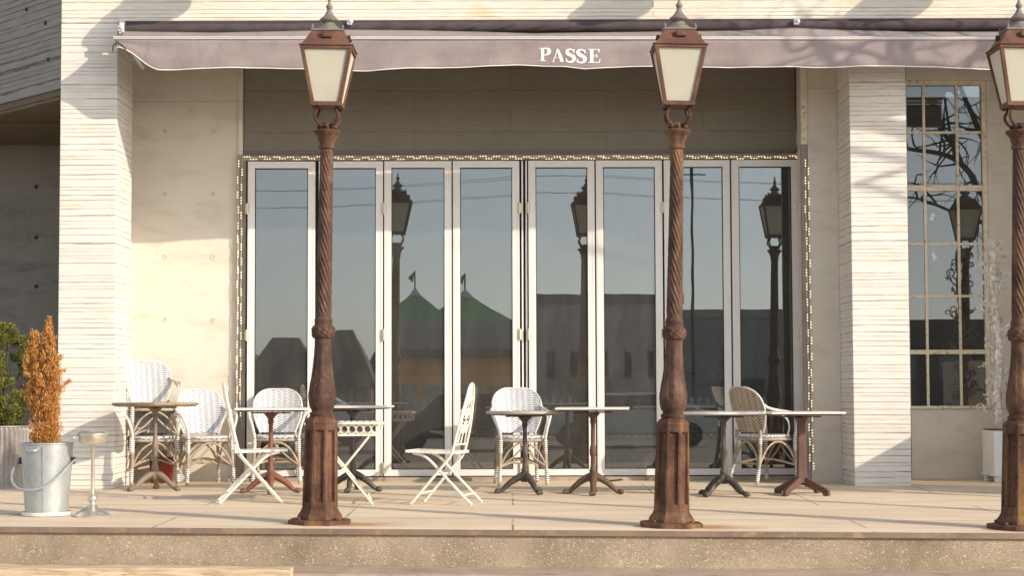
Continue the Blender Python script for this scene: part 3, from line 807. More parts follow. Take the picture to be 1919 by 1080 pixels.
shadow_lamp(1645, 38, 'unseen gooseneck wall lamp added for its shadow above the right pillar')

# ------------------------------------------------------------------ street lamps
def make_lamp(label):
    t = thing('street_lamp', label, 'street lamp', (0, 0, 0), 0, 'cast iron lamps along the terrace edge')
    rot8 = PI / 8
    mb = MB(); mb.lathe([(.225, 0), (.225, .03), (.205, .036)], 8, rot=rot8)
    mb.lathe([(.165, .036), (.160, .06), (.142, .085), (.132, .10), (.132, .108), (.124, .112)], 8, rot=rot8)
    for k in range(4):
        a = PI / 4 + k * PI / 2; mb.lathe([(.014, .036), (.014, .052), (.008, .056)], 6, (.183 * math.cos(a), .183 * math.sin(a)))
    mb.build('base', M['rust_base'], t, bevel=.004)
    # octagonal plinth with sunk panels
    mb = MB(); z0, z1, r0, r1 = .112, .69, .127, .116
    for k in range(8):
        a0 = rot8 + k * PI / 4; a1 = a0 + PI / 4
        def P(s, v, dep=0):
            r = r0 + (r1 - r0) * v
            A = Vector((r * math.cos(a0), r * math.sin(a0), 0)); B = Vector((r * math.cos(a1), r * math.sin(a1), 0))
            p = A.lerp(B, s); m_ = (A + B).normalized(); p = p - m_ * dep
            return (p.x, p.y, z0 + (z1 - z0) * v)
        o = [P(0, 0), P(1, 0), P(1, 1), P(0, 1)]; s0, s1, v0, v1 = .17, .83, .07, .93
        i1 = [P(s0, v0), P(s1, v0), P(s1, v1), P(s0, v1)]
        i2 = [P(s0 + .09, v0 + .025, .018), P(s1 - .09, v0 + .025, .018), P(s1 - .09, v1 - .025, .018), P(s0 + .09, v1 - .025, .018)]
        mb.add(o + i1 + i2, [(0, 1, 5, 4), (1, 2, 6, 5), (2, 3, 7, 6), (3, 0, 4, 7), (4, 5, 9, 8), (5, 6, 10, 9), (6, 7, 11, 10), (7, 4, 8, 11), (8, 9, 10, 11)])
    mb.lathe([(.116, .69), (.119, .70), (.112, .715), (.09, .735), (.082, .742)], 8, rot=rot8)
    mb.build('plinth', M['rust_base'], t)
    mb = MB()
    def leafy(a, z):
        s = max(0, min(1, (z - .80) / .1)) * max(0, min(1, (1.26 - z) / .1))
        return 1 + s * (.030 * math.cos(a * 8) + .022 * math.cos(a * 16 + z * 40) * math.sin(z * 38 + math.cos(a * 8) * 2))
    prof = [(.080, .742), (.084, .752), (.084, .764), (.070, .772), (.070, .782), (.083, .80), (.091, .835), (.0935, .87), (.091, .91), (.084, .96), (.076, 1.01), (.069, 1.06), (.064, 1.11), (.060, 1.17), (.058, 1.23), (.059, 1.275)]
    fine = []
    for (a, b), (c, d) in zip(prof, prof[1:]):
        n = max(1, int((d - b) / .012))
        for i in range(n): fine.append((a + (c - a) * i / n, b + (d - b) * i / n))
    fine.append(prof[-1]); mb.lathe(fine, 96, fn=leafy)
    mb.build('baluster', M['rust'], t, True)
    mb = MB()
    prof = [(.060, 1.275), (.072, 1.285), (.079, 1.305), (.081, 1.33), (.078, 1.352), (.066, 1.365), (.062, 1.372), (.060, 1.385), (.062, 1.392), (.062, 1.41), (.058, 1.418), (.054, 1.43)]
    fine = []
    for (a, b), (c, d) in zip(prof, prof[1:]):
        for i in range(3): fine.append((a + (c - a) * i / 3, b + (d - b) * i / 3))
    fine.append(prof[-1])
    mb.lathe(fine, 80, fn=lambda a, z: 1 + (.07 * math.sin(a * 10 + z * 60) * math.sin(z * 130) if 1.278 < z < 1.362 else 0))
    mb.build('collar', M['rust'], t, True)
    mb = MB(); nz = 150; nt_ = 96
    vs = []
    for i in range(nz + 1):
        z = 1.43 + (2.60 - 1.43) * i / nz; r = .0535 + (.043 - .0535) * i / nz
        e = min(1, (i) / 6, (nz - i) / 6)
        for k in range(nt_):
            a = 2 * PI * k / nt_; s_ = math.cos(12 * (a + 7.5 * z)); s_ = abs(s_) ** .7 * (1 if s_ > 0 else -1)
            rr = r * (1 + .055 * e * s_); vs.append((rr * math.cos(a), rr * math.sin(a), z))
    fs = [(i * nt_ + k, i * nt_ + (k + 1) % nt_, (i + 1) * nt_ + (k + 1) % nt_, (i + 1) * nt_ + k) for i in range(nz) for k in range(nt_)]
    mb.add(vs, fs); mb.build('shaft', M['rust'], t, True)
    mb = MB(); mb.lathe([(.045, 2.595), (.055, 2.60), (.056, 2.615), (.050, 2.622), (.052, 2.635), (.060, 2.66), (.064, 2.672), (.066, 2.68), (.083, 2.70), (.094, 2.712), (.095, 2.722), (.088, 2.728), (.05, 2.735), (.046, 2.745), (.046, 2.775), (.03, 2.78)], 32)
    for k in range(8):
        a = k * PI / 4; mb.ball((.058 * math.cos(a), .058 * math.sin(a), 2.752), .014, 6)
    mb.build('capital', M['rust'], t, True)
    zb0, zt0, hb, ht = 2.90, 3.285, .094, .166
    # four scrolled yoke arms
    for sx in (-1, 1):
        for sy in (-1, 1):
            mb = MB(); k_ = .72
            pth = [(.030, .03, 2.755), (.052, .05, 2.768), (.074, .068, 2.80), (.080, .074, 2.83), (.070, .066, 2.856), (.064, .062, 2.875), (.078, .074, 2.905)]
            mb.tube(spl([(sx * a, sy * b * k_ + sy * .02, c) for a, b, c in pth], 6), .0105, 8)
            mb.ball((sx * .084, sy * .084, 2.888), .014, 6)
            mb.build('yoke_arm', M['rust_dark'], t, True)
    # lantern frame: four corner bars, top and bottom rims
    mb = MB()
    for sx in (-1, 1):
        for sy in (-1, 1):
            mb.bar((sx * hb, sy * hb, zb0 + .008), (sx * ht, sy * ht, zt0 - .002), .026, .026, (0, 1, 0))
    def rim(h, z, w_, hh):
        for s in (-1, 1):
            mb.box(-h - w_ / 2, h + w_ / 2, s * h - w_ / 2, s * h + w_ / 2, z, z + hh)
            mb.box(s * h - w_ / 2 + .0003, s * h + w_ / 2 - .0003, -h + w_ / 2 + .0003, h - w_ / 2 - .0003, z + .0003, z + hh - .0003)
    rim(hb, zb0 - .012, .028, .03); rim(ht, zt0 - .012, .028, .022); rim(ht + .004, zt0 + .0105, .036, .008)
    mb.box(-hb + .02, hb - .02, -hb + .02, hb - .02, zb0 - .010, zb0 + .001)
    mb.build('lantern_frame', M['copper'], t, bevel=.003)
    for k in range(4):
        mb = MB(); Rz = Matrix.Rotation(k * PI / 2, 3, 'Z')
        b0 = zb0 + .016; t0 = zt0 - .012; fb = (b0 - zb0) / (zt0 - zb0); ft = (t0 - zb0) / (zt0 - zb0)
        wb0 = hb + (ht - hb) * fb; wt0 = hb + (ht - hb) * ft
        pts = [(-wb0 + .010, -wb0, b0), (wb0 - .010, -wb0, b0), (wt0 - .010, -wt0, t0), (-wt0 + .010, -wt0, t0)]
        mb.prism([Rz @ Vector(p) for p in pts], Rz @ Vector((0, .004, 0)))
        mb.build('glass_pane', M['frost'], t)
    # sloping roof with vents
    mb = MB(); zr0, zr1, hr0, hr1 = zt0 + .019, zt0 + .128, .172, .106
    vs = [(sx * h, sy * h, z) for (h, z) in ((hr0, zr0), (hr1, zr1)) for (sx, sy) in ((-1, -1), (1, -1), (1, 1), (-1, 1))]
    mb.add(vs, [(0, 1, 2, 3), (7, 6, 5, 4), (0, 4, 5, 1), (1, 5, 6, 2), (2, 6, 7, 3), (3, 7, 4, 0)])
    rf = mb.build('lantern_roof', M['copper'], t, bevel=.003)
    for k in range(4):
        mb = MB(); Rz = Matrix.Rotation(k * PI / 2, 3, 'Z')
        def Q(x, v, o): h = hr0 + (hr1 - hr0) * v; return Rz @ Vector((x, -h - o, zr0 + (zr1 - zr0) * v))
        mb.bar(Q(-.02, .52, .012), Q(.035, .52, .012), .018, .008); mb.bar(Q(-.026, .48, .006), Q(-.026, .82, .02), .012, .026)
        mb.build('vent', M['rust_dark'], rf)
    mb = MB(); zc = zr1
    mb.box(-.112, .112, -.112, .112, zc + .0005, zc + .012)
    mb.lathe([(.10, zc + .012), (.085, zc + .03), (.062, zc + .045), (.045, zc + .058), (.042, zc + .068), (.066, zc + .085), (.068, zc + .094), (.05, zc + .108), (.030, zc + .13), (.018, zc + .155), (.014, zc + .165), (.022, zc + .178), (.024, zc + .19), (.014, zc + .205), (.008, zc + .22), (.013, zc + .235), (.0005, zc + .262)], 24)
    for sx in (-1, 1):
        for sy in (-1, 1): mb.lathe([(.008, 0), (.012, .012), (.007, .02), (.0005, .035)], 8, (sx * .104, sy * .104), zc + .012)
    mb.build('finial', M['zinc'], t, True)
    return t
lab = ['rusty cast iron street lamp standing left of the middle, beside the white folding table',
       'rusty cast iron street lamp right of the lettering, in front of the seventh door leaf',
       'dark rusty street lamp at the right edge in front of the white plant box',
       'rusty cast iron street lamp beyond the right edge, mirrored in the steel window',
       'rusty cast iron street lamp farthest along the terrace beyond the right edge']
lp0 = make_lamp(lab[0])
lean = [.95, 1.35, .95, .6, .6]
hs = [1.0, 1.0, 1.0, 1, 1]
for i, p in enumerate(LAMPS):
    o = lp0 if i == 0 else copy_tree(lp0)
    o.location = (p.x, p.y, p.z - .004); o.rotation_euler = (0, R(lean[i]), 0); o['label'] = lab[i]

# ------------------------------------------------------------------ bistro tables
def make_table(label, px, py, top_y, wpx, kind, topm, legm, feet, rz, under=None, group='café tables on the terrace'):
    p = at_floor(px, py); ppm = FPX / p.y
    h = (py - top_y) / ppm; r = wpx / 2 / ppm
    t = thing('cafe_table', label, 'table', (p.x, p.y, p.z), rz, group)
    mb = MB()
    if kind == 'square':
        mb.box(-r, r, -r, r, h - .018, h)
    elif kind == 'wood':
        mb.lathe([(r - .03, h - .034), (r - .006, h - .024), (r, h - .012), (r - .004, h - .002), (r - .012, h)], 48)
    else:
        mb.lathe([(r - .012, h - .022), (r - .001, h - .020), (r, h - .004), (r - .004, h)], 48)
    mb.build('table_top', topm, t, True, bevel=.003 if kind == 'square' else 0)
    mb = MB()
    if kind == 'square': mb.box(-r + .03, r - .03, -r + .03, r - .03, h - .030, h - .0185)
    else: mb.lathe([(r - .05, h - .036), (r - .02, h - .0225)], 40)
    mb.build('edge_band', under or M['steel_edge'], t)
    mb = MB()
    mb.bar((-r * .55, 0, h - .043), (r * .55, 0, h - .043), .035, .012); mb.bar((0, -r * .55, h - .0435), (0, r * .55, h - .0435), .035, .012)
    mb.lathe([(.06, h - .05), (.055, h - .06), (.03, h - .085), (.022, h - .10)], 16)
    mb.build('top_support', legm, t, True)
    if feet == 'beam':
        mb = MB(); vs = []
        for (z, a) in ((.10, .045), (.2, .036), (h - .09, .030), (h - .049, .05)):
            for (sx, sy) in ((-1, -1), (1, -1), (1, 1), (-1, 1)): vs.append((sx * a, sy * a, z))
        mb.add(vs, [(i * 4 + k, i * 4 + (k + 1) % 4, i * 4 + 4 + (k + 1) % 4, i * 4 + 4 + k) for i in range(3) for k in range(4)])
        mb.build('pedestal', legm, t, bevel=.006)
        for k in range(4):
            a = PI / 4 + k * PI / 2; d = Vector((math.cos(a), math.sin(a), 0)); s = Vector((-d.y, d.x, 0))
            mb = MB(); prof = [(.02, .16), (.06, .145), (.25, .055), (.27, .04), (.27, .0), (.22, .0), (.20, .028), (.05, .075), (.02, .08)]
            mb.prism([d * a_ + Vector((0, 0, b_)) - s * .018 for a_, b_ in prof], s * .036); mb.build('foot', legm, t, bevel=.005)
        return t
    mb = MB()
    mb.lathe([(.030, .10), (.042, .115), (.046, .14), (.040, .17), (.030, .185), (.034, .20), (.028, .215), (.022, .24), (.021, h * .5 - .05), (.028, h * .5 - .035), (.031, h * .5), (.026, h * .5 + .03), (.020, h * .5 + .05), (.018, h - .15), (.026, h - .12), (.022, h - .10)], 20)
    mb.build('pedestal', legm, t, True)
    n = feet
    for k in range(n):
        a = 2 * PI * k / n; d = Vector((math.cos(a), math.sin(a), 0))
        mb = MB(); pth = spl([d * .01 + Vector((0, 0, .155)), d * .05 + Vector((0, 0, .14)), d * .11 + Vector((0, 0, .105)), d * .165 + Vector((0, 0, .06)), d * .20 + Vector((0, 0, .028)), d * .235 + Vector((0, 0, .024))], 5)
        m_ = len(pth); mb.tube(pth, [.036 - .018 * min(1, i / (m_ * .75)) for i in range(m_)], 10)
        mb.ball(d * .232 + Vector((0, 0, .022)), .029, 8, .8)
        s = Vector((-d.y, d.x, 0))
        mb.ball(d * .245 + s * .016 + Vector((0, 0, .017)), .016, 6); mb.ball(d * .245 - s * .016 + Vector((0, 0, .017)), .016, 6)
        mb.build('foot', legm, t, True)
    return t
make_table('round weathered wooden café table in front of the stacked cane chairs', 290, 920, 756, 160, 'wood', M['top_wood'], M['irongrey'], 3, R(-22))
make_table('pale café table on a red rusty pedestal beside the left folding chair', 507, 925, 766, 134, 'square', M['top_white'], M['red_iron'], 4, R(8))
make_table('pale café table with black pedestal behind the white folding table', 661, 922, 762, 134, 'square', M['top_white'], M['iron'], 4, R(-6))
make_table('grey café table with dark clawed foot before the white cane chair', 984, 926, 772, 145, 'round', M['top_grey'], M['iron'], 3, R(-60))
make_table('pale café table on slim brown pedestal standing alone in the middle', 1112, 927, 765, 136, 'square', M['top_white'], M['ironbrown'], 4, R(-4))
make_table('round grey café table with dark arched feet beside the second lamp', 1357, 930, 773, 158, 'round', M['top_white'], M['iron'], 4, R(45))
make_table('pale square café table on a heavy rust brown post with four straight feet', 1503, 928, 773, 138, 'square', M['top_white'], M['red_iron' if False else 'ironbrown'], 'beam', R(3))

# ------------------------------------------------------------------ cane armchairs
def make_cane(label, weave):
    t = thing('cane_armchair', label, 'chair', (0, 0, 0), 0, 'cane armchairs on the terrace')
    def hw(v):
        if v < .55: return .165 + (.232 - .165) * math.sin(v / .55 * PI / 2)
        q = (v - .55) / .45; return .232 * max(0, 1 - q ** 2.6) ** (1 / 2.6)
    def bp(u, v, off=0):
        s = 2 * u - 1; x = hw(v) * s
        y = .20 + .115 * v - .085 * (x / .232) ** 2 * (1 - .35 * v) + off
        return Vector((x, y, .475 + .425 * v))
    mb = MB(); mb.grid(lambda u, v: bp(u, min(v, .9985)), 24, 40)
    b = mb.build('backrest', weave, t, True, solid=.012)
    mb = MB(); edge = [bp(0, i / 40 * .93) for i in range(41)] + [bp(.5 + .5 * math.sin(a), .93 + .068 * math.cos(a)) if False else bp((k + 1) / 12, .93 + .0685 * math.sin(PI * (k + 1) / 12) ** .6) for k, a in enumerate([0] * 11)] + [bp(1, i / 40 * .93) for i in range(40, -1, -1)]
    # outline: follow the real edge of the panel
    edge = [bp(0, v / 60) for v in range(0, 60)] + [bp(1, v / 60) for v in range(59, -1, -1)]
    mb.tube(edge, .010, 8); mb.build('frame', M['cane_pale'], b, True)
    # seat
    def so_(a, k=1.0):
        c, s_ = math.cos(a), math.sin(a); e = 2 / 3.2
        return (math.copysign(abs(c) ** e, c) * .215 * k, math.copysign(abs(s_) ** e, s_) * .205 * k)
    mb = MB(); n = 40; rings = [(.96, .425), (1.0, .437), (.985, .452), (.90, .458), (.6, .453), (.25, .449)]
    vs = [(*so_(2 * PI * k / n, f), z) for f, z in rings for k in range(n)]
    fs = [(i * n + k, i * n + (k + 1) % n, (i + 1) * n + (k + 1) % n, (i + 1) * n + k) for i in range(len(rings) - 1) for k in range(n)]
    fs += [tuple(range((len(rings) - 1) * n, len(rings) * n)), tuple(range(n - 1, -1, -1))]
    mb.add(vs, fs); mb.build('seat', M['weave'], t, True)
    mb = MB(); mb.tube([(*so_(2 * PI * k / n, 1.0), .412) for k in range(n)], .013, 8, True); mb.build('seat_frame', M['cane'], t, True)
    legs = []
    for s in (-1, 1):
        mb = MB(); mb.tube(spl([(s * .222, -.205, 0), (s * .212, -.195, .2), (s * .206, -.188, .43)], 6), .0165, 10)
        l1 = mb.build('leg', M['cane'], t, True); legs.append(l1)
        for q in ([(s * .221, -.203, .03), (s * .217, -.2, .15)], [(s * .209, -.191, .30), (s * .207, -.189, .42)]):
            bnd = MB(); bnd.tube(q, .0185, 10); bnd.build('binding', M['band'], l1, True)
        mb = MB(); mb.tube(spl([(s * .20, .265, 0), (s * .185, .215, .22), (s * .172, .195, .44), (s * .168, .2, .50)], 6), .0165, 10)
        l2 = mb.build('leg', M['cane'], t, True)
        for q in ([(s * .198, .258, .03), (s * .19, .235, .13)], [(s * .177, .20, .36), (s * .172, .196, .43)]):
            bnd = MB(); bnd.tube(q, .0185, 10); bnd.build('binding', M['band'], l2, True)
        mb = MB()
        mb.tube(spl([(s * .206, -.188, .43), (s * .222, -.20, .52), (s * .248, -.185, .605), (s * .268, -.11, .655), (s * .272, .0, .672), (s * .258, .10, .688), (s * .235, .165, .71), (s * .222, .19, .735)], 6), .0145, 10)
        mb.tube(spl([(s * .200, -.10, .43), (s * .222, -.11, .52), (s * .248, -.06, .60), (s * .258, .03, .645), (s * .25, .10, .67)], 6), .009, 8)
        mb.build('arm', M['cane_pale'], t, True)
    mb = MB()
    for sg in (1,):
        F = [(-.217, -.2, .17), (.217, -.2, .17)]; Bk = [(-.191, .225, .17), (.191, .225, .17)]
        def arch(a, b, zt, rr=.0095):
            a = Vector(a); b = Vector(b); m_ = (a + b) / 2; m_.z = zt
            mb.tube(spl([a, a.lerp(b, .17) + Vector((0, 0, (zt - a.z) * .62)), a.lerp(b, .36) + Vector((0, 0, (zt - a.z) * .94)), m_, a.lerp(b, .64) + Vector((0, 0, (zt - a.z) * .94)), a.lerp(b, .83) + Vector((0, 0, (zt - a.z) * .62)), b], 4), rr, 8)
        arch(F[0], F[1], .39); arch(Bk[0], Bk[1], .39); arch(F[0], Bk[0], .39); arch(F[1], Bk[1], .39)
        mb.tube(spl([F[0], (0, .01, .23), Bk[1]], 5), .009, 8); mb.tube(spl([F[1], (0, .012, .245), Bk[0]], 5), .009, 8)
        for p, q in ((F[0], (.05, -.19, .41)), (F[1], (-.05, -.19, .41))): mb.tube(spl([p, Vector(p).lerp(Vector(q), .5) + Vector((0, 0, -.02)), q], 4), .008, 8)
        mb.tube([Vector(Bk[0]) + Vector((0, 0, .02)), Vector(Bk[1]) + Vector((0, 0, .02))], .009, 8)
    mb.build('brace', M['cane'], t, True)
    return t
def place(o, p, rz, dz=0, lean_=0):
    o.location = (p.x, p.y, p.z + dz); o.rotation_euler = (lean_, 0, rz)
cane_specs = [(281, 908, R(24), 0, 'white cane armchair, bottom of the stack of two by the left pillar'),
              (282, 908, R(22), .285, 'white cane armchair, top of the stack of two by the left pillar'),
              (384, 908, R(24), 0, 'white cane armchair between the stack and the left folding chair'),
              (519, 905.5, R(6), 0, 'white cane armchair behind the table with the red pedestal'),
              (975, 909, R(8), 0, 'white cane armchair behind the grey table in the middle')]
cane0 = make_cane(cane_specs[0][4], M['weave'])
for i, (px, py, rz, dz, lb) in enumerate(cane_specs):
    o = cane0 if i == 0 else copy_tree(cane0)
    place(o, at_floor(px, py), rz, dz, R(-2) if dz else 0); o['label'] = lb
c5 = make_cane('brown-backed cane armchair turned away to the right by the last door leaf', M['weave_open'])
place(c5, at_floor(1434, 906), R(122))
# furniture inside, seen dimly through the panes
inside = [(-3.2, 19.6, 200, 'pale cane armchair inside, behind the first door leaf'), (-.5, 19.9, 160, 'pale cane armchair inside, behind the third door leaf'), (1.0, 19.3, 20, 'pale cane armchair inside, behind the sixth door leaf'), (2.0, 20.2, 200, 'pale cane armchair inside, behind the seventh door leaf')]
for (x, y, a, lb) in inside:
    o = copy_tree(cane0); o.location = (x, y, .03); o.rotation_euler = (0, 0, R(a)); o['label'] = lb; o['group'] = 'chairs inside the café'

tabs = [o for o in bpy.data.objects if o.name.startswith('cafe_table') and not o.parent]
for k, (x, y, lb) in enumerate([(-2.3, 19.3, 'pale table inside, behind the second door leaf'), (.3, 19.6, 'pale table inside, behind the fifth door leaf'), (1.55, 19.2, 'pale table inside, behind the sixth door leaf')]):
    o = copy_tree(tabs[4]); o.location = (x, y, .03); o['label'] = lb; o['group'] = 'tables inside the café'
ct = thing('counter', 'pale bar counter at the back of the café seen through the panes', 'counter', (.6, 22.2, .03))
mb = MB(); mb.box(-2.2, 2.2, -.3, .3, 0, 1.02); mb.build('body', M['cream'], ct, bevel=.01)
mb = MB(); mb.box(-2.3, 2.3, -.36, .36, 1.021, 1.07); mb.build('counter_top', M['top_wood'], ct, bevel=.008)
# ------------------------------------------------------------------ white folding chairs and table
def make_folding(label):
    t = thing('folding_chair', label, 'chair', (0, 0, 0), 0, 'white folding chairs')
    mb = MB(); W = .185
    top = [(-W, .10, .43), (-W * .98, .125, .53), (-W * .86, .155, .66), (-W * .66, .178, .78), (-W * .50, .195, .87), (-W * .32, .203, .925), (0, .208, .95), (W * .32, .203, .925), (W * .50, .195, .87), (W * .66, .178, .78), (W * .86, .155, .66), (W * .98, .125, .53), (W, .10, .43)]
    mb.tube(spl(top, 6), .0105, 8)
    def yb(z): return interp([(.43, .10), (.53, .125), (.66, .155), (.78, .178), (.87, .195), (.95, .208)], z)
    def curl(cx, cz, r0, turns, sgn, ph=0):
        pts = []
        for i in range(26):
            q = i / 25; a = ph + sgn * q * turns * 2 * PI; r = r0 * (1 - .78 * q); z = cz + r * math.sin(a); pts.append((cx + r * math.cos(a), yb(z), z))
        mb.tube(pts, .0065, 6)
    for s in (-1, 1):
        curl(s * .055, .60, .05, 1.5, s, PI / 2); curl(s * .05, .72, .045, 1.4, -s, -PI / 2); curl(s * .035, .84, .038, 1.4, s, PI / 2)
        mb.tube(spl([(s * .12, yb(.46), .46), (s * .09, yb(.56), .56), (s * .11, yb(.68), .68), (s * .05, yb(.80), .80), (s * .015, yb(.93), .93)], 5), .0065, 6)
        for z in (.70, .735): mb.ball((s * W * .74, yb(z) - .004, z), .016, 6)
    mb.tube([(-W, yb(.47), .47), (W, yb(.47), .47)], .007, 6); mb.tube(spl([(0, yb(.47), .47), (0, yb(.7), .70), (0, yb(.94), .94)], 4), .006, 6)
    mb.build('backrest', M['white_paint'], t, True)
    mb = MB()
    for s in (-1, 1): mb.bar((s * .182, -.275, .418), (s * .182, .115, .408), .018, .02)
    mb.bar((-.19, -.28, .419), (.19, -.28, .419), .02, .022); mb.bar((-.19, .118, .409), (.19, .118, .409), .02, .022)
    for k in range(11):
        x = -.155 + .031 * k; mb.bar((x, -.27, .420), (x, .11, .4105), .018, .007)
    mb.build('seat', M['white_paint'], t, bevel=.003)
    for s in (-1, 1):
        mb = MB(); p = spl([(s * W, .10, .43), (s * W, .075, .375), (s * W, .02, .31), (s * W, -.24, .012)], 6)
        mb.tube(p, .0115, 8); mb.ball((s * W, -.243, .012), .014, 6); mb.build('leg', M['white_paint'], t, True)
        mb = MB(); p = spl([(s * .162, -.23, .405), (s * .162, -.15, .385), (s * .162, -.08, .335), (s * .162, .02, .23), (s * .162, .235, .012)], 6)
        mb.tube(p, .0115, 8); mb.ball((s * .162, .238, .012), .014, 6); mb.build('leg', M['white_paint'], t, True)
    mb = MB(); mb.tube([(-.162, .17, .075), (.162, .17, .075)], .007, 6); mb.tube([(-W, -.17, .09), (W, -.17, .09)], .007, 6)
    mb.tube([(-W - .008, -.045, .235), (W + .008, -.045, .235)], .006, 6); mb.build('cross_bar', M['white_paint'], t, True)
    return t
f0 = make_folding('white scrolled folding chair facing right, between the cane chairs and the first lamp')
place(f0, at_floor(467, 942), R(90 + 12))
f1 = copy_tree(f0); f1['label'] = 'white scrolled folding chair facing left, standing alone in the middle of the terrace'
place(f1, at_floor(838, 945), R(-90 - 14))
p = at_floor(646, 944); t = thing('folding_table', 'white folding metal table with scrolled apron half hidden by the first lamp', 'table', p, R(4))
hT = .645; ww = .31
mb = MB(); mb.box(-ww, ww, -.26, .26, hT - .016, hT)
for k in range(12): mb.box(-ww + .01 + .0505 * k, -ww + .045 + .0505 * k, -.255, .255, hT + .0003, hT + .005)
mb.build('table_top', M['white_paint'], t, bevel=.004)
for sy in (-1, 1):
    mb = MB(); y = sy * .23; mb.bar((-ww + .03, y, hT - .10), (ww - .03, y, hT - .10), .012, .014)
    for k in range(9):
        cx = -.24 + .06 * k; mb.tube([(cx + .03 * math.cos(a * PI / 8), y, hT - .056 + .033 * math.sin(a * PI / 8)) for a in range(16)], .005, 6, True)
    for sx in (-1, 1): mb.tube([(sx * (ww - .03), y, hT - .10), (sx * (ww - .01), y, hT - .016)], .007, 6)
    mb.build('apron', M['white_paint'], t, True)
for sy in (-1, 1):
    for (a, b, yy) in ((-.235, .225, sy * .21), (.225, -.235, sy * .19)):
        mb = MB(); mb.bar((a, yy, .0), (b, yy, hT - .075), .014, .027, (0, 1, 0)); mb.build('leg', M['white_paint'], t, bevel=.004)
mb = MB(); mb.tube([(.19, -.2, .07), (.19, .2, .07)], .007, 6); mb.tube([(-.19, -.2, .07), (-.19, .2, .07)], .007, 6); mb.build('cross_bar', M['white_paint'], t, True)

# ------------------------------------------------------------------ bucket, conifer, ashtray, shrub
p = at_floor(87, 967); bk = thing('zinc_bucket', 'galvanised zinc bucket holding the orange conifer at the terrace edge', 'bucket', p)
mb = MB(); mb.lathe([(.140, .022), (.150, .028), (.176, .36), (.184, .512), (.190, .516), (.190, .526), (.182, .526), (.172, .36), (.150, .10)], 48)
mb.bar((.015, -.151, .04), (.018, -.188, .50), .010, .006, (0, 1, 0))
mb.build('body', M['galv'], bk, True)
mb = MB()
for s in (-1, 1): mb.box(s * .186 - .012, s * .186 + .012, -.03, .03, .37, .42)
mb.build('handle_lug', M['gasket'], bk, bevel=.005)
mb = MB(); mb.tube(spl([(-.20, 0, .40), (-.225, -.07, .335), (-.205, -.16, .25), (-.12, -.225, .20), (.02, -.235, .21), (.13, -.20, .285), (.19, -.10, .37), (.20, 0, .40)], 8), .0085, 8)
mb.build('handle', M['galv'], bk, True)
mb = MB(); mb.tube(spl([(-.10, -.166, .49), (-.09, -.215, .475), (-.03, -.222, .475), (-.02, -.176, .49)], 6), .009, 8); mb.build('grip', M['galv'], bk, True)
mb = MB(); mb.lathe([(.150, .0), (.172, .004), (.178, .03), (.172, .03), (.165, .012), (.138, .012)], 40); mb.build('saucer', M['saucer'], bk, True)
mb = MB(); mb.lathe([(.17, .43), (.1, .445), (.001, .45)], 30); mb.build('soil', M['soil'], bk, True)

def spray_leaves(fn, n, L, Wd, seed, upw=.6):
    """many small needle sprays; fn(rng) gives a point and an outward direction"""
    rg = random.Random(seed); vs = []; fs = []
    for _ in range(n):
        c, d = fn(rg)
        d = (Vector(d) + Vector((rg.gauss(0, .3), rg.gauss(0, .3), upw + rg.gauss(0, .3)))).normalized()
        s = d.cross(Vector((rg.gauss(0, 1), rg.gauss(0, 1), rg.gauss(0, 1)))).normalized()
        l = L * rg.uniform(.6, 1.35); wd = Wd * rg.uniform(.6, 1.3); n0 = len(vs); c = Vector(c)
        nn = d.cross(s) * wd * .35
        vs += [c, c + d * l * .5 + s * wd + nn, c + d * l, c + d * l * .5 - s * wd + nn]
        fs.append((n0, n0 + 1, n0 + 2, n0 + 3))
    m = MB(); m.v = [tuple(v) for v in vs]; m.f = fs; return m
tr = thing('dry_conifer', 'dried orange conifer with two pointed tips growing in the zinc bucket', 'plant', (p.x, p.y, p.z + .44))
ax = [(0, .045), (.05, .058), (.15, .066), (.21, .05), (.25, .032), (.29, .05), (.38, .085), (.50, .104), (.58, .100), (.67, .078), (.77, .048), (.88, .020), (1.0, .0)]
HT = .97
clumps = []
rg = random.Random(3)
for i in range(420):
    v = rg.random() ** .9; a = rg.random() * 2 * PI; r = interp(ax, v) * (rg.random() ** .35) * rg.uniform(.75, 1.12)
    lx = -.045 + .04 * v if v > .3 else -.01
    clumps.append((Vector((r * math.cos(a) + lx + .03 * max(0, v - .6), r * math.sin(a), v * HT - .03)), Vector((math.cos(a) * (1.05 - v), math.sin(a) * (1.05 - v), .8)), .008 + .036 * (1 - v)))
for i in range(60):   # second, lower tip
    v = rg.random(); r = .05 * (1 - v) * rg.random() ** .4; a = rg.random() * 2 * PI
    clumps.append((Vector((-.095 + .012 * v + r * math.cos(a), -.02 + r * math.sin(a), .58 + .26 * v)), Vector((math.cos(a), math.sin(a), 1.4)), .018))
for i in range(26):   # stray twigs
    v = rg.uniform(.2, .85); a = rg.random() * 2 * PI; r = interp(ax, v) * 1.22
    clumps.append((Vector((r * math.cos(a) - .02, r * math.sin(a), v * HT)), Vector((math.cos(a), math.sin(a), .5)), .014))
def con(rg_):
    c, d, s = clumps[int(rg_.random() * len(clumps))]
    t_ = rg_.random() * .055
    return c + d.normalized() * t_ + Vector((rg_.gauss(0, s * .42), rg_.gauss(0, s * .42), rg_.gauss(0, s * .6))), d
spray_leaves(con, 34000, .021, .0036, 11, .7).build('foliage', M['orange_leaf'], tr)
mb = MB(); mb.tube([(0, 0, -.05), (-.01, 0, .2), (-.03, 0, .55), (-.01, 0, .85)], [.018, .016, .011, .004], 8)
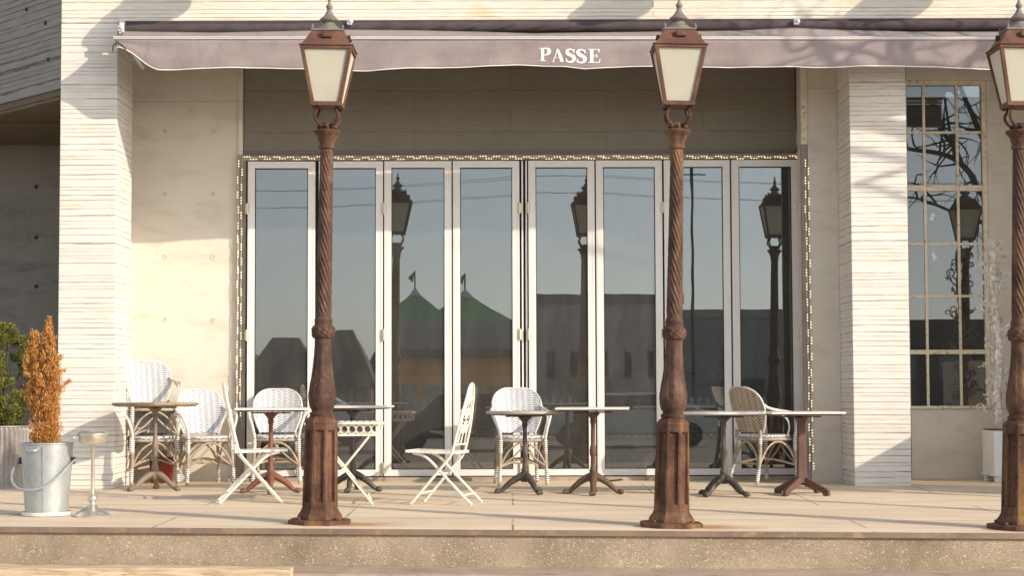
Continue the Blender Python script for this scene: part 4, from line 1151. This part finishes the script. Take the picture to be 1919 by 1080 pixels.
for i in range(40):
    a = rg.random() * 2 * PI; z = rg.uniform(.05, .7); l = interp(ax, z / HT) * .9
    mb.tube([(-.02, 0, z), (-.02 + l * .5 * math.cos(a), l * .5 * math.sin(a), z + .06), (-.02 + l * math.cos(a), l * math.sin(a), z + .17)], [.006, .004, .002], 5)
mb.build('stem', M['soil'], tr, True)

p = at_floor(173, 969); t = thing('ashtray_stand', 'tarnished metal ashtray stand beside the zinc bucket', 'ashtray stand', p)
mb = MB(); mb.lathe([(.130, 0), (.132, .010), (.124, .018), (.116, .022), (.106, .034), (.085, .042), (.072, .052), (.048, .060), (.032, .078), (.022, .088), (.020, .10), (.032, .112), (.038, .128), (.032, .146), (.018, .158), (.014, .17)], 36); mb.build('base', M['chrome'], t, True)
mb = MB(); mb.lathe([(.0135, .165), (.0125, .50), (.02, .515)], 16); mb.build('pole', M['chrome'], t, True)
mb = MB(); mb.lathe([(.03, .512), (.085, .52), (.098, .54), (.100, .575), (.112, .585), (.112, .594), (.10, .60), (.09, .608), (.03, .616), (.012, .622), (.0005, .625)], 36)
mb.tube(spl([(-.10, -.03, .575), (-.135, -.05, .562), (-.125, -.06, .545)], 4), .006, 6); mb.build('bowl', M['chrome'], t, True)

p = at(0, 906, 16.72); p.z = 0; t = thing('ribbed_planter', 'ribbed galvanised planter tub under the green shrub at the left edge', 'planter', p)
hp = .56; mb = MB()
def rib(u, v):
    a = 2 * PI * u; r = .305 + .010 * math.cos(a * 44) ; r *= 1 + .01 * v
    e = min(1, (1 - v) / .04, v / .04); r = .305 + (r - .305) * max(0, e); return (r * math.cos(a), r * math.sin(a), hp * v)
mb.grid(rib, 352, 40); mb.tube([(.307 * math.cos(2 * PI * i / 48), .307 * math.sin(2 * PI * i / 48), hp) for i in range(48)], .010, 8, True)
mb.build('tub', M['galv_dull'], t, True)
mb = MB(); mb.lathe([(.30, hp - .05), (.001, hp - .04)], 30); mb.build('soil', M['soil'], t)
t = thing('green_shrub', 'bushy green conifer shrub growing in the ribbed planter', 'shrub', (p.x, p.y, p.z + hp - .04))
rg = random.Random(5); blobs = []
for i in range(95):
    a = rg.random() * 2 * PI; z = rg.random(); rr = interp([(0, .13), (.2, .26), (.5, .33), (.75, .28), (.92, .16), (1, .05)], z) * rg.uniform(.55, 1.08)
    blobs.append((Vector((rr * math.cos(a), rr * math.sin(a), .05 + z * .90)), rg.uniform(.035, .075), Vector((math.cos(a), math.sin(a), .7))))
def shr(rg_):
    c, s, d = blobs[int(rg_.random() * len(blobs))]
    o = Vector((rg_.gauss(0, 1), rg_.gauss(0, 1), rg_.gauss(0, 1))).normalized()
    return c + o * s * rg_.uniform(.5, 1.1), o + d
spray_leaves(shr, 17000, .028, .0068, 12, .4).build('foliage', M['green_leaf'], t)
mb = MB()
for i in range(26):
    c, s, d = blobs[i]; mb.tube(spl([(rg.uniform(-.05, .05), rg.uniform(-.05, .05), 0), Vector((c.x * .5, c.y * .5, c.z * .55)), c], 4), [.012] + [.008] * 7 + [.003], 6)
mb.build('stem', M['bark'], t, True)

p = at(303, 900, 17.52); p.z = 0; t = thing('red_bucket', 'red plastic bucket half hidden behind the stacked chairs', 'bucket', p)
mb = MB(); mb.lathe([(.09, 0), (.10, .006), (.122, .22), (.128, .225), (.128, .24), (.118, .24), (.096, .03)], 28); mb.build('body', M['red'], t, True)
mb = MB(); mb.tube([(.124 * math.cos(a * PI / 12), -.03 - .0 * a, .232 - .10 * math.sin(a * PI / 12)) for a in range(13)], .004, 6); mb.build('handle', M['chrome'], t, True)

# white box with silver curly tree
p = at(1893, 900, 17.25); zbx = 0.0
t = thing('plant_box', 'white square plant box on small feet behind the right lamp', 'planter', (p.x, 17.2, zbx))
bw = .215; hb_ = at(1860, 808, 17.0).z
mb = MB(); mb.box(-bw, bw, -bw, bw, .055, hb_); mb.box(-bw - .012, bw + .012, -bw - .012, bw + .012, .055, .075)
mb.build('box', M['white_box'], t, bevel=.006)
mb = MB(); mb.box(-bw + .01, bw - .01, -bw + .01, bw - .01, hb_ + .001, hb_ + .012); mb.build('soil', M['soil'], t)
for sx in (-1, 1):
    for sy in (-1, 1):
        mb = MB(); mb.box(sx * .17 - .035, sx * .17 + .035, sy * .17 - .035, sy * .17 + .035, 0, .054); mb.build('foot', M['white_box'], t, bevel=.004)
tx = thing('silver_tree', 'dried silver-painted decorative tree with curled twigs in the white box', 'plant', (p.x - .10, 17.2, hb_ + .012))
mb = MB(); H = at(1860, 452, 17.2).z - hb_
rg = random.Random(21)
trunk = spl([(0, 0, 0), (-.02, .01, .3), (.0, -.01, .7), (-.03, 0, 1.1), (-.045, 0, 1.5), (-.05, 0, H)], 8)
for k in range(5):
    a = 2 * PI * k / 5; o = Vector((.020 * math.cos(a), .02 * math.sin(a), 0))
    mb.tube([q + o * (1 - .5 * i / len(trunk)) + Vector((.008 * math.sin(i * .9 + k), .008 * math.cos(i * .8 + k * 2), 0)) for i, q in enumerate(trunk)], [.026 - .012 * i / len(trunk) for i in range(len(trunk))], 7)
mb.build('trunk', M['silverbark'], tx, True)
mb = MB()
for i in range(46):
    z = rg.uniform(.12, H * .98); a = rg.choice([0, PI]) + rg.gauss(0, .6); l = rg.uniform(.07, .22) * (1 - .45 * z / H)
    d = Vector((math.cos(a), math.sin(a), 0)); base = Vector((-.03 * z / H, 0, z))
    pts = [base, base + d * l * .4 + Vector((0, 0, -.02)), base + d * l * .8 + Vector((0, 0, .03))]
    c = base + d * l + Vector((0, 0, .05)); r = rg.uniform(.022, .05)
    for j in range(12):
        q = j / 11; b = PI * 1.1 - q * 1.6 * PI; pts.append(c + d * r * (1 - .55 * q) * -math.cos(b) * -1 + Vector((0, 0, r * (1 - .55 * q) * math.sin(b))))
    mb.tube(spl(pts, 2), [.0085 - .004 * k / (2 * len(pts)) for k in range(2 * (len(pts) - 1) + 1)], 5)
    if rg.random() < .5:
        for _ in range(5):
            q = c + Vector((rg.gauss(0, .03), rg.gauss(0, .03), rg.gauss(0, .03))); mb.tube([c, q], .004, 4)
mb.build('twig', M['silverbark'], tx, True)

# ------------------------------------------------------------------ across the street (mirrored in the panes, and casting shade)
def bare_tree(x, y, h, seed, label, spread=.5, lean_=(0, 0)):
    t = thing('bare_tree', label, 'tree', (x, y, -.62), 0, 'bare trees across the street'); rg = random.Random(seed)
    tm, bm_ = MB(), MB()
    def grow(p, d, l, r, dep):
        pts = [p]; q = p.copy(); dd = d.copy(); n = 5
        for i in range(n):
            dd = (dd + Vector((rg.gauss(0, .17), rg.gauss(0, .17), rg.gauss(.03, .10)))).normalized(); q = q + dd * l / n; pts.append(q.copy())
        (tm if dep == 0 else bm_).tube(pts, [r * (1 - .42 * i / n) for i in range(n + 1)], 8 if dep < 2 else 4)
        if dep >= 5: return
        for k in range(rg.choice([2, 3, 3]) if dep else 4):
            f = rg.uniform(.45, 1.0) if k else 1.0; b = pts[min(n, max(1, int(f * n)))]
            o = Vector((rg.gauss(0, 1), rg.gauss(0, 1), rg.gauss(.25, .5))).normalized()
            grow(b.copy(), (dd * (1 - spread) + o * spread).normalized(), l * rg.uniform(.55, .82), r * (.62 if k == 0 else .42), dep + 1)
    grow(Vector((0, 0, 0)), Vector((lean_[0], lean_[1], 1)).normalized(), h * .30, h * .0165, 0)
    tm.build('trunk', M['bark'], t, True); bm_.build('branch', M['bark'], t, True); return t
def sunward(px, py, Y, t):
    return at(px, py, Y) - SUN_D * t
hub = Vector((9.0, 13.4, 5.2)); base_ = Vector((9.3, 13.2, -.30))
tt = thing('bare_tree', 'bare tree to the right whose branches shade the awning', 'tree', base_, 0, 'bare trees across the street')
tm, lm = MB(), MB(); rg = random.Random(5)
tm.tube([q - base_ for q in spl([base_, Vector((9.2, 13.25, 1.5)), Vector((9.05, 13.35, 3.4)), hub], 6)], [.15 - .003 * i for i in range(19)], 12)
for pts, Y, r, t in [([(1684, 150), (1676, 125), (1664, 85), (1650, 40), (1622, -60)], 16.1, .046, 4.6),
                     ([(1649, 132), (1646, 120), (1640, 88), (1652, 60), (1690, 0), (1700, -60)], 16.1, .032, 4.4),
                     ([(1664, 92), (1640, 90), (1600, 96), (1570, 118), (1540, 140)], 16.1, .022, 4.6),
                     ([(1545, 170), (1525, 125), (1500, 95), (1480, 75), (1440, 20), (1420, -50)], 16.1, .030, 4.8),
                     ([(1500, 95), (1462, 110), (1435, 80), (1400, 30)], 16.1, .02, 4.8),
                     ([(1785, 145), (1800, 122), (1836, 82), (1850, 40), (1880, -30)], 16.1, .036, 4.3),
                     ([(1800, 122), (1812, 95), (1800, 60), (1760, 0), (1745, -50)], 16.1, .028, 4.3),
                     ([(1600, 345), (1650, 355), (1710, 380), (1800, 410)], 16.5, .030, 5.6)]:
    P_ = spl([sunward(a_, b_, Y, t + rg.uniform(-.2, .2)) for a_, b_ in pts], 5); n = len(P_)
    lm.tube([q - base_ for q in P_], [r * (1 - .6 * i / n) for i in range(n)], 8)
    lk = spl([hub, hub.lerp(P_[0], .5) + Vector((rg.gauss(0, .12), rg.gauss(0, .12), .15)), P_[0]], 5)
    lm.tube([q - base_ for q in lk], [.032 + (r * .8 - .032) * i / len(lk) for i in range(len(lk))], 8)
    for k in range(4):
        q = P_[rg.randrange(2, n)].copy(); d = Vector((rg.gauss(0, 1), rg.gauss(0, 1), rg.gauss(.2, .7))).normalized(); tw = [q - base_]
        for j in range(6):
            d = (d + Vector((rg.gauss(0, .3), rg.gauss(0, .3), rg.gauss(0, .3)))).normalized(); q = q + d * .17; tw.append(q - base_)
        lm.tube(tw, [.012 - .0015 * j for j in range(7)], 5)
tm.build('trunk', M['bark'], tt, True); lm.build('branch', M['bark'], tt, True)
def wmir(px, py, y):
    """world point at depth y seen mirrored in the steel window at a photograph pixel"""
    d = ray(px, py); yw = YW + .045; t = yw / d.y
    return Vector((d.x * (t + (yw - y) / d.y), y, CAMZ + d.z * (t + (yw - y) / d.y)))
tt = thing('bare_tree', 'bare twisted tree across the street mirrored in the steel window', 'tree', (11.2, 1.2, -.62), 0, 'bare trees across the street')
tm, lm = MB(), MB(); rg = random.Random(17); off = Vector((11.2, 1.2, -.62))
limbs = [([(1975, 640), (1930, 480), (1868, 395), (1832, 352), (1818, 325), (1790, 300), (1760, 288), (1700, 278), (1640, 262)], .095, 1.6),
         ([(1800, 306), (1785, 270), (1770, 250), (1757, 215), (1742, 190), (1720, 170)], .062, 1.4),
         ([(1940, 500), (1880, 300), (1842, 255), (1825, 220), (1806, 180), (1790, 140), (1765, 90)], .085, .8),
         ([(1800, 306), (1788, 268), (1779, 240), (1760, 100)], .05, 1.2), ([(1842, 250), (1880, 190), (1850, 130), (1836, 70)], .06, .6),
         ([(1930, 480), (1860, 425), (1815, 412), (1790, 400), (1730, 375), (1690, 368)], .05, 2.2)]
for pts, r, yy in limbs:
    P_ = spl([wmir(a_, b_, yy + rg.gauss(0, .12)) - off for a_, b_ in pts], 5); n = len(P_)
    lm.tube(P_, [r * (1 - .72 * i / n) for i in range(n)], 8)
    for k in range(10):
        i = rg.randrange(3, n - 1); q = P_[i].copy(); d = Vector((rg.gauss(0, 1), rg.gauss(0, .6), rg.gauss(.3, .8))).normalized(); tw = [q.copy()]
        kink = Vector((rg.gauss(0, .3), 0, rg.gauss(0, .3)))
        for j in range(9):
            d = (d + kink * .6 + Vector((rg.gauss(0, .25), rg.gauss(0, .2), rg.gauss(0, .25)))).normalized(); q = q + d * rg.uniform(.07, .15); tw.append(q.copy())
        lm.tube(tw, [.024 - .0022 * j for j in range(10)], 5)
        q = tw[5]; d2 = Vector((rg.gauss(0, 1), rg.gauss(0, .4), rg.gauss(0, 1))).normalized()
        lm.tube([q, q + d2 * .2, q + d2 * .38 + Vector((rg.gauss(0, .06), 0, rg.gauss(0, .06)))], [.011, .008, .004], 4)
j0 = wmir(1940, 500, 1.2) - off
tm.tube(spl([(0, 0, 0), (.05, 0, .9), j0.lerp(Vector((0, 0, 1.5)), .4), j0 + Vector((0, 0, .1))], 6), [.26 - .005 * i for i in range(19)], 12)
tm.build('trunk', M['bark'], tt, True); lm.build('branch', M['bark'], tt, True)
M['darkroof'] = mottled('dark_roof_tiles', (.09, .082, .078), (.14, .125, .118), 3, .8)
M['housewall'] = mottled('brick_red_house_wall', (.22, .12, .09), (.30, .17, .125), 3, .85)
M['pale_wall'] = mottled('pale_render', (.42, .42, .42), (.52, .52, .51), 2, .85)
M['greytin'] = mottled('grey_shed_cladding', (.26, .262, .265), (.34, .342, .345), 2, .7)
M['tent_green'] = mottled('green_tent_cloth', (.05, .27, .11), (.07, .36, .15), 3, .7)
M['tent_white'] = mottled('white_tent_cloth', (.5, .5, .48), (.6, .6, .58), 3, .8)
M['kiosk'] = mottled('orange_brown_timber_wall', (.66, .34, .11), (.78, .44, .17), 4, .7)
M['pane'] = mottled('dark_window_pane', (.25, .26, .27), (.33, .34, .35), 3, .2)
M['carpaint'] = mottled('dark_grey_car_paint', (.035, .037, .04), (.05, .052, .055), 2, .25)
M['carwhite'] = mottled('white_car_paint', (.55, .56, .56), (.62, .63, .63), 2, .25)
M['carglass'] = mottled('dark_car_glass', (.015, .018, .02), (.03, .034, .036), 2, .08)
M['tyre'] = mottled('tyre_rubber', (.02, .02, .02), (.035, .035, .035), 9, .9)
G = -.62
YM = YD + .02
SH = 2 * R(.92)
def mir(px, py, y):
    """world point standing at depth y that is seen mirrored in the door panes at a photograph pixel"""
    d = ray(px, py); t = YM / d.y; hit = Vector((d.x * t, YM, CAMZ + d.z * t)); r_ = Vector((d.x, -d.y, d.z))
    r_ = Matrix.Rotation(SH, 3, 'Z') @ r_; q = (y - YM) / r_.y
    return hit + r_ * q
def house(px0, px1, pyroof, y, label, eave=.5):
    a = mir(px0, 700, y); b = mir(px1, 700, y); x0, x1 = min(a.x, b.x), max(a.x, b.x); zr = mir((px0 + px1) / 2, pyroof, y).z
    ze = G + (zr - G) * eave; t = thing('house', label, 'house', ((x0 + x1) / 2, y, G), 0, 'dark roofed houses across the street')
    hw_ = (x1 - x0) / 2; mb = MB(); mb.box(-hw_, hw_, -5, 0, 0, ze - G); mb.build('wall', M['housewall'], t)
    mb = MB(); e = .25
    mb.prism([(-hw_ - e, -5.3, ze - G), (-hw_ - e, .3, ze - G), (-hw_ * .45, -2.2, zr - G), (-hw_ * .45, -2.8, zr - G)], (0, 0, .01))
    mb = MB(); vs = [(-hw_ - e, .35, ze - G), (hw_ + e, .35, ze - G), (hw_ + e, -5.35, ze - G), (-hw_ - e, -5.35, ze - G), (-hw_ * .40, -2.2, zr - G), (hw_ * .25, -2.2, zr - G), (hw_ * .25, -2.8, zr - G), (-hw_ * .40, -2.8, zr - G)]
    mb.add(vs, [(3, 2, 1, 0), (4, 5, 6, 7), (0, 1, 5, 4), (1, 2, 6, 5), (2, 3, 7, 6), (3, 0, 4, 7)]); mb.build('roof', M['darkroof'], t)
    for sx in (-1, -.3, .32, 1):
        mb = MB(); mb.box(sx * hw_ * .97 - .09, sx * hw_ * .97 + .09, .001, .06, 0, ze - G - .02); mb.build('timber_post', M['pale_wall'], t)
    mb = MB(); mb.bar((-hw_ * .95, .03, .3), (-hw_ * .32, .03, ze - G - .1), .16, .05, (0, 1, 0)); mb.build('timber_brace', M['pale_wall'], t)
    for sx in (-.5, .1, .55):
        mb = MB(); mb.box(sx * hw_ - .35, sx * hw_ + .35, .0, .05, (ze - G) * .35, (ze - G) * .8); mb.build('window', M['pane'], t)
house(455, 602, 630, -34, 'dark roofed brick house mirrored in the first door leaf', .45)
house(592, 690, 615, -36, 'dark roofed brick house mirrored in the second door leaf', .42)
house(680, 740, 655, -42, 'small dark roofed house mirrored beside the second door leaf', .6)
def marquee(px, pyt, pye, hwpx, y, label):
    c = mir(px, pyt, y); e = mir(px, pye, y).z; hw_ = abs(mir(px + hwpx, pye, y).x - mir(px, pye, y).x)
    t = thing('marquee', label, 'tent', (c.x, y, G), 0, 'green topped marquees across the street')
    mb = MB(); prof = []
    for i in range(13):
        q = i / 12; prof.append((hw_ * 1.414 * (1 - q) ** 1.25 + .02, e - G + (c.z - e) * q ** 1.0))
    mb.lathe(prof, 4, rot=PI / 4); mb.build('canopy', M['tent_green'], t)
    mb = MB(); mb.lathe([(hw_ * .42, c.z - G - (c.z - e) * .45), (.03, c.z - G + .03)], 4, rot=PI / 4); mb.build('cap', M['tent_white'], t)
    mb = MB(); mb.tube([(0, 0, c.z - G), (0, 0, c.z - G + .62)], .03, 6); mb.prism([(0, 0, c.z - G + .62), (-.26, 0, c.z - G + .38), (-.08, 0, c.z - G + .2)], (0, .02, 0)); mb.build('flag_pole', M['darkroof'], t)
    mb = MB(); mb.box(-hw_, hw_, -hw_, hw_, 0, e - G); mb.build('side_cloth', M['greytin'], t)
marquee(780, 541, 602, 70, -30, 'green topped marquee with a flag mirrored in the third door leaf')
marquee(872, 545, 604, 84, -30.5, 'green topped marquee with a flag mirrored in the fourth door leaf')
a = mir(728, 655, -26.5); b = mir(968, 655, -26.5); t = thing('timber_kiosk', 'orange brown timber kiosk mirrored in the middle door leaves', 'kiosk', ((a.x + b.x) / 2, -26.5, G))
hw_ = abs(b.x - a.x) / 2; mb = MB(); mb.box(-hw_, hw_, -3, 0, 0, a.z - G - .3); mb.build('wall', M['kiosk'], t)
mb = MB(); mb.box(-hw_ - .2, hw_ + .2, -3.2, .3, a.z - G - .299, a.z - G); mb.build('roof', M['darkroof'], t)
for k in range(4):
    x = -hw_ + hw_ * 2 * (k + .5) / 4; mb = MB(); mb.box(x - hw_ * .19, x + hw_ * .19, 0, .05, .9, 1.65); mb.build('window', M['pane'], t)
def shed(px0, px1, py, y, label, mat, mat2, dep=8):
    a = mir(px0, py, y); b = mir(px1, py, y); t = thing('shed', label, 'shed', ((a.x + b.x) / 2, y, G), 0, 'flat roofed sheds across the street'); hw_ = abs(b.x - a.x) / 2
    mb = MB(); mb.box(-hw_, hw_, -dep, 0, 0, a.z - G - .35); mb.build('wall', mat, t)
    mb = MB(); mb.box(-hw_ - .15, hw_ + .15, -dep - .1, .15, a.z - G - .349, a.z - G); mb.build('roof', mat2, t)
    for k in range(6):
        x = -hw_ + hw_ * 2 * (k + .5) / 6; mb = MB(); mb.box(x - .55, x + .55, 0, .05, 1.9, 2.9) if a.z - G > 3.6 else mb.box(x - .4, x + .4, 0, .05, 1.0, 1.8); mb.build('window', M['pane'], t)
    mb = MB(); mb.box(-hw_ * .4, hw_ * .1, .052, .10, 0, 1.85 if a.z - G > 3.6 else .9); mb.build('door', M['darkroof'], t)
shed(1010, 1262, 552, -32, 'long grey flat roofed shed mirrored in the fifth and sixth door leaves', M['greytin'], M['darkroof'])
shed(1235, 1560, 580, -40, 'lower grey flat roofed shed mirrored in the last two door leaves', M['greytin'], M['greytin'])
shed(1560, 2100, 600, -44, 'dark flat roofed shed mirrored in the steel window', M['darkroof'], M['darkroof'])
shed(150, 440, 660, -44, 'dark flat roofed shed far left across the street', M['darkroof'], M['darkroof'])
def car(px, y, label, paint, rz=0):
    c = mir(px, 760, y); t = thing('parked_car', label, 'car', (c.x, y, G), rz, 'cars parked across the street')
    prof = [(-2.1, .3), (-2.15, .62), (-1.95, .82), (-1.2, .92), (-.75, 1.38), (.75, 1.42), (1.55, .98), (2.1, .9), (2.15, .35)]
    mb = MB(); mb.prism([(a, -.82, b) for a, b in prof], (0, 1.64, 0)); mb.build('body', paint, t, bevel=.06)
    mb = MB(); mb.prism([(a, -.825, b) for a, b in [(-1.05, .95), (-.68, 1.33), (.70, 1.36), (1.3, 1.0)]], (0, 1.65, 0)); mb.build('side_window', M['carglass'], t)
    for sx in (-1.35, 1.35):
        for sy in (-1, 1):
            mb = MB(); w_ = MB(); w_.lathe([(.2, -.1), (.31, -.1), (.32, 0), (.31, .1), (.2, .1)], 24)
            mb.add([(a + sx, c_ + sy * .76, b + .32) for a, b, c_ in w_.v], w_.f); mb.build('wheel', M['tyre'], t, True)
def pole(px, y, h, label):
    c = mir(px, 700, y); t = thing('utility_pole', label, 'pole', (c.x, y, G), 0, 'utility poles across the street')
    mb = MB(); mb.tube([(0, 0, 0), (0, 0, h)], [.065, .045], 10); mb.build('post', M['bark'], t, True)
    mb = MB(); mb.box(-.5, .5, -.025, .025, h - .7, h - .66); mb.build('crossarm', M['bark'], t)
    return Vector((c.x, y, G + h))
pA_ = pole(1289, -27, 9.6, 'dark utility pole across the street mirrored in the seventh door leaf'); pB_ = pole(150, -29, 9.6, 'dark utility pole across the street mirrored left of the door leaves')
for k, (dx, dz) in enumerate(((-.5, -.6), (.5, -.6), (-.35, -1.2), (.35, -1.2))):
    a_ = pA_ + Vector((dx, 0, dz)); b_ = pB_ + Vector((dx, 0, dz)); mb = MB()
    ext = (a_ - b_) * 1.2
    P_ = [b_ - ext + (a_ + ext - b_ + ext) * (i / 40) for i in range(41)]
    mb.tube([q - Vector((0, 0, .5 * abs(math.sin(i / 40 * PI * 3.4)))) for i, q in enumerate(P_)], .006, 5)
    tag(mb.build('overhead_wire', M['wire']), ['sagging overhead wire across the street, outer of the upper pair', 'sagging overhead wire across the street, inner of the upper pair', 'sagging overhead wire across the street, outer of the lower pair', 'sagging overhead wire across the street, inner of the lower pair'][k], 'wire', 'overhead wires across the street')
fn_ = mir(1110, 735, -20); t = thing('picket_fence', 'pale slatted fence across the street mirrored in the right door leaves', 'fence', (fn_.x, -20, G)); mb = MB()
for k in range(46): mb.box(-5.4 + .235 * k, -5.4 + .235 * k + .11, 0, .03, .05, 1.25)
mb.box(-5.4, 5.4, -.05, -.001, .3, .4); mb.box(-5.4, 5.4, -.05, -.001, .95, 1.05); mb.build('slat_panel', M['pale_wall'], t)
car(1180, -12, 'silver saloon car parked across the street mirrored in the right leaves', M['carwhite'])
car(880, -9.5, 'dark grey hatchback parked across the street mirrored in the middle leaves', M['carpaint'])
car(560, -14, 'white estate car parked across the street mirrored in the left leaves', M['carwhite'])
